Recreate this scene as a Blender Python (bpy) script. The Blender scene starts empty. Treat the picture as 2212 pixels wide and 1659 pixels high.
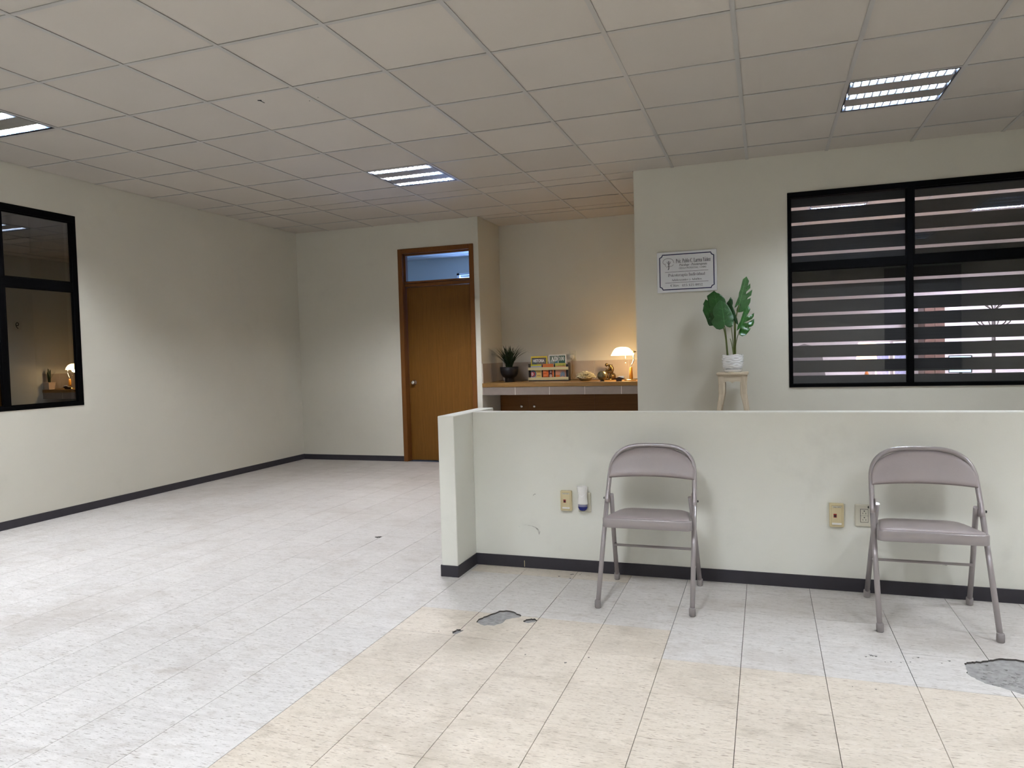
import bpy, bmesh, math, random
from mathutils import Vector, Matrix, Euler
random.seed(7)
SC = bpy.context.scene
C = SC.collection
PI = math.pi

# ------------------------------------------------------------------ camera
FWD = Vector((-0.32868284, 0.94367309, -0.03806157))
RGT = Vector((0.94434957, 0.32782545, -0.02709924))
UPV = Vector((0.01309528, 0.04485048, 0.99890788))
CAM = Vector((0.0, 0.0, 1.215))
cam = bpy.data.cameras.new('camera')
cam.sensor_width = 36.0
cam.lens = 36.0 * 1573.23 / 2212.0
cam.clip_start = 0.05
camo = bpy.data.objects.new('camera', cam)
C.objects.link(camo)
M = Matrix((RGT, UPV, -FWD)).transposed().to_4x4()
M.translation = CAM
camo.matrix_world = M
SC.camera = camo

# ------------------------------------------------------------------ world, exposure
w = bpy.data.worlds.new('daylight'); SC.world = w; w.use_nodes = True
bg = w.node_tree.nodes['Background']
bg.inputs[0].default_value = (0.42, 0.62, 1.0, 1); bg.inputs[1].default_value = 0.9
SC.view_settings.view_transform = 'Standard'
SC.view_settings.look = 'None'
SC.view_settings.exposure = 2.12
SC.view_settings.gamma = 1.0
SC.view_settings.use_curve_mapping = False
try:
    SC.cycles.max_bounces = 7; SC.cycles.diffuse_bounces = 5; SC.cycles.glossy_bounces = 4
    SC.cycles.transparent_max_bounces = 12; SC.cycles.caustics_reflective = False; SC.cycles.caustics_refractive = False
    SC.cycles.sample_clamp_indirect = 4.0
    SC.cycles.use_denoising = True; SC.cycles.use_adaptive_sampling = True; SC.cycles.adaptive_threshold = 0.02
except Exception: pass
TUBE = 270.0            # radiance of the fluorescent tubes
SHADE_E = 2.6          # glow of the opal lamp shade
LAMP_W = 2.6           # desk lamp in the alcove
def arealight(name, loc, rot, sx, sy, power, col):
    l = bpy.data.lights.new(name, 'AREA'); l.shape = 'RECTANGLE'; l.size = sx; l.size_y = sy
    l.energy = power; l.color = col
    o = bpy.data.objects.new(name, l); o.location = loc; o.rotation_euler = rot; C.objects.link(o); return o
# daylight outside the window of the room behind the door
arealight('daylight_back_room', (-4.0, 10.98, 1.75), (PI/2, 0, PI), 1.0, 1.4, 26, (0.22, 0.42, 1.0))

# ------------------------------------------------------------------ materials
def nodes(m):
    m.use_nodes = True; nt = m.node_tree; return nt, nt.nodes, nt.links
def S(node, **kw):
    for k, v in kw.items():
        k = k.replace('_', ' ')
        node.inputs[k].default_value = v
    return node
def principled(m):
    return m.node_tree.nodes['Principled BSDF']
def mat(name, col, rough=0.5, metal=0.0, var=0.06, vscale=12.0, spec=0.5, bump=0.0, bscale=60.0, emis=None, estr=0.0, stretch=(1,1,1), coat=0.0, rand=0.0):
    m = bpy.data.materials.new(name); nt, N, L = nodes(m); p = principled(m)
    tc = N.new('ShaderNodeNewGeometry'); mp = N.new('ShaderNodeMapping'); mp.inputs['Scale'].default_value = stretch
    L.new(tc.outputs['Position'], mp.inputs[0])
    nz = N.new('ShaderNodeTexNoise'); nz.inputs['Scale'].default_value = vscale; nz.inputs['Detail'].default_value = 4
    L.new(mp.outputs[0], nz.inputs['Vector'])
    mx = N.new('ShaderNodeMix'); mx.data_type = 'RGBA'
    a = [max(0, c * (1 - var)) for c in col]; b = [min(1, c * (1 + var)) for c in col]
    mx.inputs[6].default_value = (*a, 1); mx.inputs[7].default_value = (*b, 1)
    L.new(nz.outputs['Fac'], mx.inputs[0])
    out = mx.outputs[2]
    if rand:
        oi = N.new('ShaderNodeObjectInfo'); mr = N.new('ShaderNodeMapRange')
        mr.inputs[3].default_value = 1 - rand; mr.inputs[4].default_value = 1 + rand
        L.new(oi.outputs['Random'], mr.inputs[0])
        vm = N.new('ShaderNodeVectorMath'); vm.operation = 'SCALE'
        L.new(out, vm.inputs[0]); L.new(mr.outputs[0], vm.inputs['Scale']); out = vm.outputs[0]
    L.new(out, p.inputs['Base Color'])
    p.inputs['Roughness'].default_value = rough; p.inputs['Metallic'].default_value = metal
    p.inputs['Specular IOR Level'].default_value = spec
    if coat: p.inputs['Coat Weight'].default_value = coat; p.inputs['Coat Roughness'].default_value = 0.15
    if bump:
        n2 = N.new('ShaderNodeTexNoise'); n2.inputs['Scale'].default_value = bscale; n2.inputs['Detail'].default_value = 3
        L.new(mp.outputs[0], n2.inputs['Vector'])
        bp = N.new('ShaderNodeBump'); bp.inputs['Strength'].default_value = bump; bp.inputs['Distance'].default_value = 0.002
        L.new(n2.outputs['Fac'], bp.inputs['Height']); L.new(bp.outputs[0], p.inputs['Normal'])
    if emis: 
        p.inputs['Emission Color'].default_value = (*emis, 1); p.inputs['Emission Strength'].default_value = estr
    return m

def wall_material(name, col, scuff=0.5):
    m = bpy.data.materials.new(name); nt, N, L = nodes(m); p = principled(m)
    g = N.new('ShaderNodeNewGeometry')
    def noise(s, d=4, r=0.5):
        n = N.new('ShaderNodeTexNoise'); n.inputs['Scale'].default_value = s; n.inputs['Detail'].default_value = d
        n.inputs['Roughness'].default_value = r; L.new(g.outputs['Position'], n.inputs['Vector']); return n
    n1 = noise(0.9, 5, 0.6); n2 = noise(3.2, 5, 0.6)
    mx = N.new('ShaderNodeMix'); mx.data_type = 'RGBA'
    mx.inputs[6].default_value = (*[c * 0.93 for c in col], 1); mx.inputs[7].default_value = (*[min(1, c * 1.05) for c in col], 1)
    L.new(n1.outputs['Fac'], mx.inputs[0])
    r = N.new('ShaderNodeMapRange'); r.inputs[1].default_value = 0.60; r.inputs[2].default_value = 0.78; r.inputs[4].default_value = 0.14 * scuff
    L.new(n2.outputs['Fac'], r.inputs[0])
    m2 = N.new('ShaderNodeMix'); m2.data_type = 'RGBA'; m2.inputs[7].default_value = (0.22, 0.21, 0.2, 1)
    L.new(mx.outputs[2], m2.inputs[6]); L.new(r.outputs[0], m2.inputs[0]); L.new(m2.outputs[2], p.inputs['Base Color'])
    p.inputs['Roughness'].default_value = 0.55; p.inputs['Specular IOR Level'].default_value = 0.25
    n3 = noise(260, 2); n4 = noise(6, 3)
    ad = N.new('ShaderNodeMath'); ad.operation = 'ADD'; ml = N.new('ShaderNodeMath'); ml.operation = 'MULTIPLY'; ml.inputs[1].default_value = 6
    L.new(n4.outputs['Fac'], ml.inputs[0]); L.new(n3.outputs['Fac'], ad.inputs[0]); L.new(ml.outputs[0], ad.inputs[1])
    bp = N.new('ShaderNodeBump'); bp.inputs['Strength'].default_value = 0.25; bp.inputs['Distance'].default_value = 0.001
    L.new(ad.outputs[0], bp.inputs['Height']); L.new(bp.outputs[0], p.inputs['Normal'])
    return m

def vinyl(name, c0, c1, fleck, dirt, dirtamt):
    m = bpy.data.materials.new(name); nt, N, L = nodes(m); p = principled(m)
    g = N.new('ShaderNodeNewGeometry'); oi = N.new('ShaderNodeObjectInfo')
    def noise(sc, scale, d=4, r=0.55, off=None):
        mp = N.new('ShaderNodeMapping'); mp.inputs['Scale'].default_value = sc
        L.new(g.outputs['Position'], mp.inputs[0])
        if off: L.new(off, mp.inputs['Location'])
        n = N.new('ShaderNodeTexNoise'); n.inputs['Scale'].default_value = scale; n.inputs['Detail'].default_value = d
        n.inputs['Roughness'].default_value = r; L.new(mp.outputs[0], n.inputs['Vector']); return n.outputs['Fac']
    vm = N.new('ShaderNodeCombineXYZ'); rm = N.new('ShaderNodeMath'); rm.operation = 'MULTIPLY'; rm.inputs[1].default_value = 37
    L.new(oi.outputs['Random'], rm.inputs[0]); L.new(rm.outputs[0], vm.inputs[0]); L.new(rm.outputs[0], vm.inputs[1])
    off = vm.outputs[0]
    def mix(f, a, b):
        x = N.new('ShaderNodeMix'); x.data_type = 'RGBA'
        for s, v in ((6, a), (7, b)):
            if isinstance(v, tuple): x.inputs[s].default_value = (*v, 1)
            else: L.new(v, x.inputs[s])
        L.new(f, x.inputs[0]); return x.outputs[2]
    def rng(f, a, b, t0=0.0, t1=1.0):
        r = N.new('ShaderNodeMapRange'); r.inputs[1].default_value = a; r.inputs[2].default_value = b
        r.inputs[3].default_value = t0; r.inputs[4].default_value = t1; L.new(f, r.inputs[0]); return r.outputs[0]
    marb = noise((1, 5, 1), 9, 5, 0.65, off)
    col = mix(rng(marb, 0.3, 0.7), c0, c1)
    fl = noise((1, 6.5, 1), 26, 2, 0.5, off)
    col = mix(rng(fl, 0.62, 0.665, 0, 0.72), col, fleck)
    fl3 = noise((1, 6.0, 1), 52, 1, 0.5, off)
    col = mix(rng(fl3, 0.64, 0.68, 0, 0.5), col, fleck)
    fl2 = noise((1, 6.0, 1), 40, 1, 0.5, off)
    col = mix(rng(fl2, 0.67, 0.72, 0, 0.35), col, (0.85, 0.85, 0.84))
    d1 = noise((1, 1, 1), 1.3, 6, 0.68)
    col = mix(rng(d1, 0.5, 0.72, 0, dirtamt), col, dirt)
    d2 = noise((1, 1.6, 1), 5.5, 5, 0.7)
    col = mix(rng(d2, 0.56, 0.75, 0, dirtamt * 0.9), col, dirt)
    sc = noise((1, 2, 1), 22, 3, 0.8)
    col = mix(rng(sc, 0.72, 0.78, 0, 0.5), col, (0.2, 0.19, 0.18))
    # the floor gets greyer and browner away from the half wall, towards the door
    sx_ = N.new('ShaderNodeSeparateXYZ'); L.new(g.outputs['Position'], sx_.inputs[0])
    col = mix(rng(sx_.outputs['Y'], 2.0, 6.6, 0.0, 0.80), col, (0.36, 0.325, 0.29))
    # tile to tile tone
    mr = N.new('ShaderNodeMapRange'); mr.inputs[3].default_value = 0.97; mr.inputs[4].default_value = 1.03
    L.new(oi.outputs['Random'], mr.inputs[0])
    vs = N.new('ShaderNodeVectorMath'); vs.operation = 'SCALE'; L.new(col, vs.inputs[0]); L.new(mr.outputs[0], vs.inputs['Scale'])
    L.new(vs.outputs[0], p.inputs['Base Color'])
    L.new(rng(d2, 0.3, 0.7, 0.40, 0.6), p.inputs['Roughness'])
    p.inputs['Specular IOR Level'].default_value = 0.22
    bp = N.new('ShaderNodeBump'); bp.inputs['Strength'].default_value = 0.12; bp.inputs['Distance'].default_value = 0.002
    L.new(noise((1, 1, 1), 14, 3), bp.inputs['Height']); L.new(bp.outputs[0], p.inputs['Normal'])
    return m

def wood(name, c0, c1, scale=6, stretch=(1, 1, 0.06), rough=0.4, spec=0.5):
    m = bpy.data.materials.new(name); nt, N, L = nodes(m); p = principled(m)
    g = N.new('ShaderNodeNewGeometry'); mp = N.new('ShaderNodeMapping'); mp.inputs['Scale'].default_value = stretch
    L.new(g.outputs['Position'], mp.inputs[0])
    n = N.new('ShaderNodeTexNoise'); n.inputs['Scale'].default_value = scale * 8; n.inputs['Detail'].default_value = 6; n.inputs['Roughness'].default_value = 0.7
    n.inputs['Distortion'].default_value = 0.6
    L.new(mp.outputs[0], n.inputs['Vector'])
    r = N.new('ShaderNodeValToRGB'); r.color_ramp.elements[0].position = 0.3; r.color_ramp.elements[0].color = (*c0, 1)
    r.color_ramp.elements[1].position = 0.7; r.color_ramp.elements[1].color = (*c1, 1)
    L.new(n.outputs['Fac'], r.inputs[0]); L.new(r.outputs[0], p.inputs['Base Color'])
    p.inputs['Roughness'].default_value = rough; p.inputs['Specular IOR Level'].default_value = spec
    return m

def glass(name, tint=(0.8, 0.8, 0.8), extra=1.0):
    m = bpy.data.materials.new(name); nt, N, L = nodes(m); N.remove(principled(m))
    out = N['Material Output']; g = N.new('ShaderNodeNewGeometry')
    ior = N.new('ShaderNodeMapRange'); ior.inputs[3].default_value = 1.52; ior.inputs[4].default_value = 1 / 1.52
    L.new(g.outputs['Backfacing'], ior.inputs[0])
    fr = N.new('ShaderNodeFresnel'); L.new(ior.outputs[0], fr.inputs['IOR'])
    ml = N.new('ShaderNodeMath'); ml.operation = 'MULTIPLY'; ml.inputs[1].default_value = extra; ml.use_clamp = True; L.new(fr.outputs[0], ml.inputs[0])
    t = N.new('ShaderNodeBsdfTransparent'); t.inputs[0].default_value = (*tint, 1)
    gl = N.new('ShaderNodeBsdfGlossy'); gl.inputs['Roughness'].default_value = 0.0
    # faint unevenness of float glass
    nz = N.new('ShaderNodeTexNoise'); nz.inputs['Scale'].default_value = 1.2; L.new(g.outputs['Position'], nz.inputs['Vector'])
    mr = N.new('ShaderNodeMapRange'); mr.inputs[3].default_value = 0.95; mr.inputs[4].default_value = 1.0; L.new(nz.outputs['Fac'], mr.inputs[0])
    L.new(mr.outputs[0], gl.inputs['Color'])
    mx = N.new('ShaderNodeMixShader'); L.new(ml.outputs[0], mx.inputs[0]); L.new(t.outputs[0], mx.inputs[1]); L.new(gl.outputs[0], mx.inputs[2])
    L.new(mx.outputs[0], out.inputs[0]); return m

MW = wall_material('cream_wall_paint', (0.60, 0.585, 0.515))
MWH = wall_material('cream_wall_paint_lit', (0.72, 0.73, 0.68), 1.0)  # same wall paint, made paler and cooler to carry the light there
MCEIL = mat('ceiling_tile_board', (0.50, 0.465, 0.415), 0.85, var=0.03, vscale=3, spec=0.2, bump=0.15, bscale=120, rand=0.05)
MBAR = mat('ceiling_bar_paint', (0.40, 0.39, 0.37), 0.45, var=0.04, vscale=5)
MVW = vinyl('vinyl_tile_pale', (0.57, 0.56, 0.55), (0.70, 0.69, 0.68), (0.26, 0.24, 0.22), (0.36, 0.32, 0.28), 0.62)
MVB = vinyl('vinyl_tile_beige', (0.60, 0.54, 0.46), (0.69, 0.635, 0.555), (0.26, 0.21, 0.165), (0.34, 0.30, 0.24), 0.66)
MBASE = mat('slate_vinyl_baseboard', (0.036, 0.034, 0.042), 0.45, spec=0.3, var=0.15, vscale=20)
MDARK = mat('dark_void', (0.02, 0.02, 0.02), 0.9)
MCONC = mat('bare_concrete', (0.30, 0.30, 0.30), 0.95, var=0.45, vscale=45, bump=1.0, bscale=90, spec=0.2)
MJOINT = mat('floor_joint_dirt', (0.07, 0.065, 0.06), 0.95)
MFRAME = mat('black_aluminium', (0.0006, 0.0006, 0.0008), 0.6, var=0.2, vscale=30, spec=0.05)
MDOOR = wood('door_oak_veneer', (0.125, 0.052, 0.008), (0.175, 0.076, 0.013), 7, (1, 1, 0.05), 0.5, 0.2)
MCASE = wood('door_casing_wood', (0.12, 0.042, 0.008), (0.17, 0.066, 0.014), 6, (1, 1, 0.06), 0.45, 0.25)
MCAB = wood('cabinet_veneer', (0.14, 0.055, 0.010), (0.19, 0.08, 0.018), 6, (0.06, 1, 1), 0.45, 0.25)
MTOP = wood('counter_oak', (0.15, 0.076, 0.020), (0.25, 0.135, 0.038), 4, (0.08, 1, 1), 0.42, 0.3)  # oak darkened to carry the shade at the alcove front
MTILE = mat('pinkish_ceramic', (0.36, 0.305, 0.255), 0.5, var=0.10, vscale=14, rand=0.04)
MTILE2 = mat('pinkish_ceramic_shaded', (0.20, 0.165, 0.140), 0.55, var=0.12, vscale=14, rand=0.04, spec=0.3)  # same ceramic as the backsplash, darkened to carry shade on the front edge
MGROUT = mat('pale_grout', (0.55, 0.50, 0.43), 0.9)
MCHROME = mat('brushed_steel', (0.62, 0.60, 0.57), 0.25, 1.0, var=0.04)
MWHITE = mat('white_plastic', (0.78, 0.78, 0.77), 0.35, var=0.03)
MIVORY = mat('aged_ivory_plastic', (0.62, 0.54, 0.33), 0.4, var=0.04)
MPLATE = mat('grey_ivory_plastic', (0.56, 0.54, 0.45), 0.4, var=0.04)
MBLACK = mat('black_plastic', (0.012, 0.012, 0.014), 0.4)
GL_DARK = glass('window_glass_left', (0.35, 0.35, 0.35), 4.2)
GL_CLEAR = glass('window_glass_office', (0.93, 0.93, 0.93), 0.75)
GL_TRANS = glass('transom_glass', (0.9, 0.92, 0.95), 0.6)

# ------------------------------------------------------------------ geometry helpers
def BM(): return bmesh.new()
def box(bm, x0, x1, y0, y1, z0, z1, bev=0.0, seg=1):
    vs = [bm.verts.new(p) for p in ((x0,y0,z0),(x1,y0,z0),(x1,y1,z0),(x0,y1,z0),(x0,y0,z1),(x1,y0,z1),(x1,y1,z1),(x0,y1,z1))]
    fs = [bm.faces.new([vs[i] for i in q]) for q in ((0,3,2,1),(4,5,6,7),(0,1,5,4),(1,2,6,5),(2,3,7,6),(3,0,4,7))]
    if bev:
        es = set(e for f in fs for e in f.edges)
        bmesh.ops.bevel(bm, geom=list(es), offset=bev, segments=seg, affect='EDGES', profile=0.5)
    return bm
def prism(bm, poly, a0, a1, axis='y'):
    """poly in the two remaining axes (x,z for 'y'; y,z for 'x'; x,y for 'z') extruded from a0 to a1"""
    def P(u, v, a): return (u, a, v) if axis == 'y' else ((a, u, v) if axis == 'x' else (u, v, a))
    f0 = [bm.verts.new(P(u, v, a0)) for u, v in poly]; f1 = [bm.verts.new(P(u, v, a1)) for u, v in poly]
    fs = [bm.faces.new(f0), bm.faces.new(f1[::-1])]; n = len(poly)
    for i in range(n): fs.append(bm.faces.new((f0[i], f1[i], f1[(i+1) % n], f0[(i+1) % n])))
    bmesh.ops.recalc_face_normals(bm, faces=fs)
    return bm
def tube(bm, pts, r, seg=10, cap=True, sq=None):
    pts = [Vector(p) for p in pts]; n = len(pts)
    rs = r if isinstance(r, (list, tuple)) else [r] * n
    T = []
    for i in range(n):
        a = pts[max(i-1, 0)]; b = pts[min(i+1, n-1)]; T.append((b - a).normalized())
    ref = Vector((0, 0, 1)) if abs(T[0].z) < 0.9 else Vector((1, 0, 0))
    u = T[0].cross(ref).normalized(); rings = []
    for i in range(n):
        u = (u - T[i] * u.dot(T[i])).normalized(); v = T[i].cross(u)
        ring = []
        for k in range(seg):
            a = 2 * PI * k / seg
            q = math.cos(a) * u + math.sin(a) * v
            if sq: q = Vector((q.x * sq[0], q.y * sq[1], q.z * sq[2]))
            ring.append(bm.verts.new(pts[i] + q * rs[i]))
        rings.append(ring)
    for i in range(n-1):
        for k in range(seg):
            f = bm.faces.new((rings[i][k], rings[i][(k+1) % seg], rings[i+1][(k+1) % seg], rings[i+1][k])); f.smooth = True
    if cap:
        bm.faces.new(rings[0][::-1]); bm.faces.new(rings[-1])
    return bm
def lathe(bm, prof, seg=32, c=(0, 0, 0), rf=None):
    rings = []
    for r, z in prof:
        ring = []
        for k in range(seg):
            a = 2 * PI * k / seg; rr = r * (rf(a, z) if rf else 1)
            ring.append(bm.verts.new((c[0] + rr * math.cos(a), c[1] + rr * math.sin(a), c[2] + z)))
        rings.append(ring)
    for i in range(len(rings)-1):
        for k in range(seg):
            f = bm.faces.new((rings[i][k], rings[i][(k+1) % seg], rings[i+1][(k+1) % seg], rings[i+1][k])); f.smooth = True
    bm.faces.new(rings[0][::-1]); bm.faces.new(rings[-1])
    return bm
def ball(bm, c, r, sub=2, sc=(1, 1, 1)):
    res = bmesh.ops.create_icosphere(bm, subdivisions=sub, radius=r)
    for v in res['verts']: v.co = Vector((v.co.x * sc[0], v.co.y * sc[1], v.co.z * sc[2])) + Vector(c)
    for v in res['verts']:
        for f in v.link_faces: f.smooth = True
    return bm
def smooth(bm):
    for f in bm.faces: f.smooth = True
    return bm
def spline(P, n=8):
    P = [Vector(p) for p in P]; out = []
    for i in range(len(P)-1):
        p0 = P[max(i-1, 0)]; p1 = P[i]; p2 = P[i+1]; p3 = P[min(i+2, len(P)-1)]
        for k in range(n):
            t = k / n
            out.append(0.5 * ((2*p1) + (p2-p0)*t + (2*p0-5*p1+4*p2-p3)*t*t + (3*p1-p0-3*p2+p3)*t**3))
    out.append(P[-1]); return out

def obj(name, bm, m, parent=None, label=None):
    me = bpy.data.meshes.new(name); bm.to_mesh(me); bm.free()
    ms = m if isinstance(m, (list, tuple)) else [m]
    for x in ms: me.materials.append(x)
    o = bpy.data.objects.new(name, me); C.objects.link(o)
    if parent: o.parent = parent
    if label: o['label'] = label
    return o
def link(name, me, parent, loc=(0, 0, 0)):
    o = bpy.data.objects.new(name, me); C.objects.link(o); o.parent = parent; o.location = loc; return o
def tag(o, label, cat, group=None):
    o['label'] = label; o['category'] = cat
    if group: o['group'] = group
    return o
def thing(name, label, cat, loc=(0, 0, 0), rz=0, group=None):
    o = bpy.data.objects.new(name, None); o.empty_display_size = 0.05; C.objects.link(o)
    o.location = loc; o.rotation_euler = (0, 0, rz); return tag(o, label, cat, group)
def struct(name, bm=None, m=None, parent=None, label=None):
    if bm is None:
        o = bpy.data.objects.new(name, None); C.objects.link(o)
    else: o = obj(name, bm, m, parent)
    if not parent: o['kind'] = 'structure'
    if label: o['label'] = label
    return o

# ------------------------------------------------------------------ room dimensions
XL, XR = -5.47, 3.6
YR, YO = -3.2, 6.45          # rear wall, office front wall
YD = 7.72                    # wall with the door
YA = 8.42                    # back of the alcove
XA0, XA1 = -3.05, -1.07      # alcove
CEIL = 2.80; TOPZ = 2.95
def inview(p, mar=40):
    d = Vector(p) - CAM; z = d.dot(FWD)
    if z < 0.2: return False
    x = 1106 + 1573.2 * d.dot(RGT) / z; y = 829.5 - 1573.2 * d.dot(UPV) / z
    return -mar < x < 2212 + mar and -mar < y < 1659 + mar

def wall_x(bm, x0, x1, y0, y1, openings, zt=TOPZ):
    """wall running along Y between y0..y1 with openings (ya,yb,za,zb)"""
    ys = sorted(set([y0, y1] + [v for o in openings for v in o[:2]]))
    for a, b in zip(ys[:-1], ys[1:]):
        o = [q for q in openings if q[0] <= a and q[1] >= b]
        if o:
            if o[0][2] > 0: box(bm, x0, x1, a, b, 0, o[0][2])
            box(bm, x0, x1, a, b, o[0][3], zt)
        else: box(bm, x0, x1, a, b, 0, zt)
    return bm
def wall_y(bm, x0, x1, y0, y1, openings, zt=TOPZ):
    xs = sorted(set([x0, x1] + [v for o in openings for v in o[:2]]))
    for a, b in zip(xs[:-1], xs[1:]):
        o = [q for q in openings if q[0] <= a and q[1] >= b]
        if o:
            if o[0][2] > 0: box(bm, a, b, y0, y1, 0, o[0][2])
            box(bm, a, b, y0, y1, o[0][3], zt)
        else: box(bm, a, b, y0, y1, 0, zt)
    return bm

# walls
LW = (2.66, 4.64, 0.90, 2.49)                       # window in the left wall
struct('wall_left', wall_x(BM(), XL-0.14, XL, YR-0.14, YD+0.14, [LW]), MW)
DO = (-4.07, -3.11, 0.0, 2.505)                      # door opening
struct('wall_back', wall_y(BM(), XL, XA0-0.11, YD, YD+0.14, [(DO[0], XA0-0.11, 0.0, 2.505)]), MW)
struct('wall_alcove_left', box(BM(), XA0-0.11, XA0, YD, YA+0.12, 0, TOPZ), MW)
# strip between door casing and alcove corner belongs to the alcove wall end
struct('wall_alcove_back', box(BM(), XA0-0.11, XA1+0.10, YA, YA+0.12, 0, TOPZ), MW)
struct('wall_alcove_right', wall_x(BM(), XA1, XA1+0.10, YO, YA, [(6.56, 7.20, 0.0, 2.10)]), MW)
OW = (0.187, 2.85, 0.895, 2.49)
struct('wall_office_front', wall_y(BM(), XA1+0.10, XR+1.0, YO, YO+0.13, [OW]), MW)
bm = wall_y(BM(), XA1+0.0001, XA1+0.10, YO, YO+0.0001, [])
bm.free()
struct('wall_right', box(BM(), XR, XR+0.14, YR-0.14, YO, 0, TOPZ), MW)
struct('wall_rear', box(BM(), XL, XR, YR-0.14, YR, 0, TOPZ), MW)
struct('wall_partition', box(BM(), -1.62, XR, 3.93, 4.03, 0, 0.895, 0.003), MWH)
struct('wall_partition_end', box(BM(), -1.717, -1.62, 3.66, 4.28, 0, 0.895, 0.003), MWH)
# office shell
struct('wall_office_back', box(BM(), XA1, 4.6, 11.4, 11.5, 0, TOPZ), wall_material('office_paint', (0.62, 0.60, 0.60)))
struct('wall_office_right', box(BM(), 4.6, 4.7, YO, 11.5, 0, TOPZ), MW)
struct('wall_office_left', box(BM(), XA1, XA1+0.10, YA, 11.4, 0, TOPZ), MW)
# back room shell
BW = (-4.60, -3.40, 1.0, 2.55)
struct('wall_back_room_far', wall_y(BM(), -6.7, XA0-0.11, 10.7, 10.82, [BW]), MW)
struct('wall_back_room_left', box(BM(), -6.8, -6.7, YD+0.14, 10.82, 0, TOPZ), MW)
struct('wall_back_room_right', box(BM(), XA0-0.11, XA0, YA+0.12, 10.82, 0, TOPZ), MW)
struct('wall_back_room_front', box(BM(), -6.7, XL-0.14, YD+0.02, YD+0.14, 0, TOPZ), MW)
# dark room behind the left window
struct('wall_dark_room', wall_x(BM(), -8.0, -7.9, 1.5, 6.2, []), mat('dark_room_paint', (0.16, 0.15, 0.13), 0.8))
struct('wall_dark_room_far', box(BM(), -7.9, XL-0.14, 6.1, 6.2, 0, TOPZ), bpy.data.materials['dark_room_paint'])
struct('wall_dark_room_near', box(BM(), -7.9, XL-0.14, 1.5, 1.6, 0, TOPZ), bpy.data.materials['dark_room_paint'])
struct('roof_slab', box(BM(), -8.1, 4.8, -3.5, 11.6, TOPZ, TOPZ+0.1), MDARK)

# ------------------------------------------------------------------ floor
bm = BM(); box(bm, -8.1, 4.8, -3.5, 11.6, -0.15, -0.0085)
floor = struct('floor', bm, MJOINT)
struct('floor_office', box(BM(), XA1+0.1, 4.6, YO+0.13, 11.4, -0.005, 0.0), mat('office_floor', (0.45, 0.42, 0.38), 0.5))
struct('floor_back_room', box(BM(), -6.7, XA0-0.11, YD+0.14, 10.7, -0.005, 0.0), mat('back_room_floor', (0.5, 0.5, 0.5), 0.5))
PATCH = {
 'A': [(-1.268,3.052),(-1.273,3.09),(-1.261,3.128),(-1.235,3.18),(-1.215,3.223),(-1.176,3.236),(-1.135,3.22),(-1.096,3.190),(-1.092,3.172),(-1.099,3.158),(-1.122,3.146),(-1.144,3.122),(-1.147,3.09),(-1.155,3.059),(-1.170,3.040),(-1.189,3.032),(-1.215,3.022),(-1.238,3.03)],
 'B': [(-1.064,3.119),(-1.058,3.148),(-1.038,3.163),(-1.017,3.162),(-1.005,3.145),(-1.011,3.120),(-1.030,3.104),(-1.052,3.106)],
 'C': [(-1.326,2.909),(-1.320,2.95),(-1.305,2.955),(-1.290,2.93),(-1.300,2.894),(-1.315,2.892)],
 'D': [(0.700,3.131),(0.712,3.150),(0.733,3.161),(0.755,3.168),(0.777,3.181),(0.812,3.200),(0.849,3.223),(0.895,3.228),(0.93,3.216),(0.985,3.17),(1.03,3.09),(1.02,3.0),(0.97,2.94),(0.90,2.905),(0.833,2.905),(0.803,2.921),(0.756,2.952),(0.728,2.965),(0.708,2.992),(0.690,3.03),(0.695,3.08)],
 'E': [(-2.535,4.352),(-2.552,4.372),(-2.530,4.385),(-2.508,4.392),(-2.505,4.36),(-2.52,4.345)],
}
def jag(poly, n=4, a=0.006):
    rnd = random.Random(3); out = []
    for i in range(len(poly)):
        p, q = poly[i], poly[(i+1) % len(poly)]
        for k in range(n):
            t = k / n; out.append((p[0]+(q[0]-p[0])*t + rnd.uniform(-a, a)*(k > 0)*0.6, p[1]+(q[1]-p[1])*t + rnd.uniform(-a, a)*(k > 0)*0.8))
    return out
TX, TY, X0T, Y0T = 0.300, 0.306, -1.604, 3.180
GX, GY = 0.0011, 0.0005      # half joints
rects = [(XL, XR, YR, YO), (XL, XA1, YO, YD), (XA0, XA1, YD, 8.30)]
tiles = []
for i in range(-14, 19):
    for j in range(-22, 18):
        xa, ya = X0T + i*TX, Y0T + j*TY
        for R in rects:
            a, b, c, d = max(xa, R[0]), min(xa+TX, R[1]), max(ya, R[2]), min(ya+TY, R[3])
            if b-a > 0.01 and d-c > 0.01:
                beige = (xa > -1.61 and ((xa < -0.41 and ya < 3.17) or (xa >= -0.41 and ya < 2.87))) or (xa > -1.61 and xa < -0.75 and ya > 3.75 and ya < 3.93)
                cx, cy = (a+b)/2, (c+d)/2
                dist = (Vector((cx, cy, 0)) - CAM).length
                vis = inview((cx, cy, 0), 60) or inview((a, c, 0), 0) or inview((b, d, 0), 0)
                if cy > 4.0 and cx > -1.3 : vis = False          # behind the half wall
                tiles.append((0 if vis else 1, -(b-a)*(d-c)/dist**3, a, b, c, d, beige))
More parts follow.
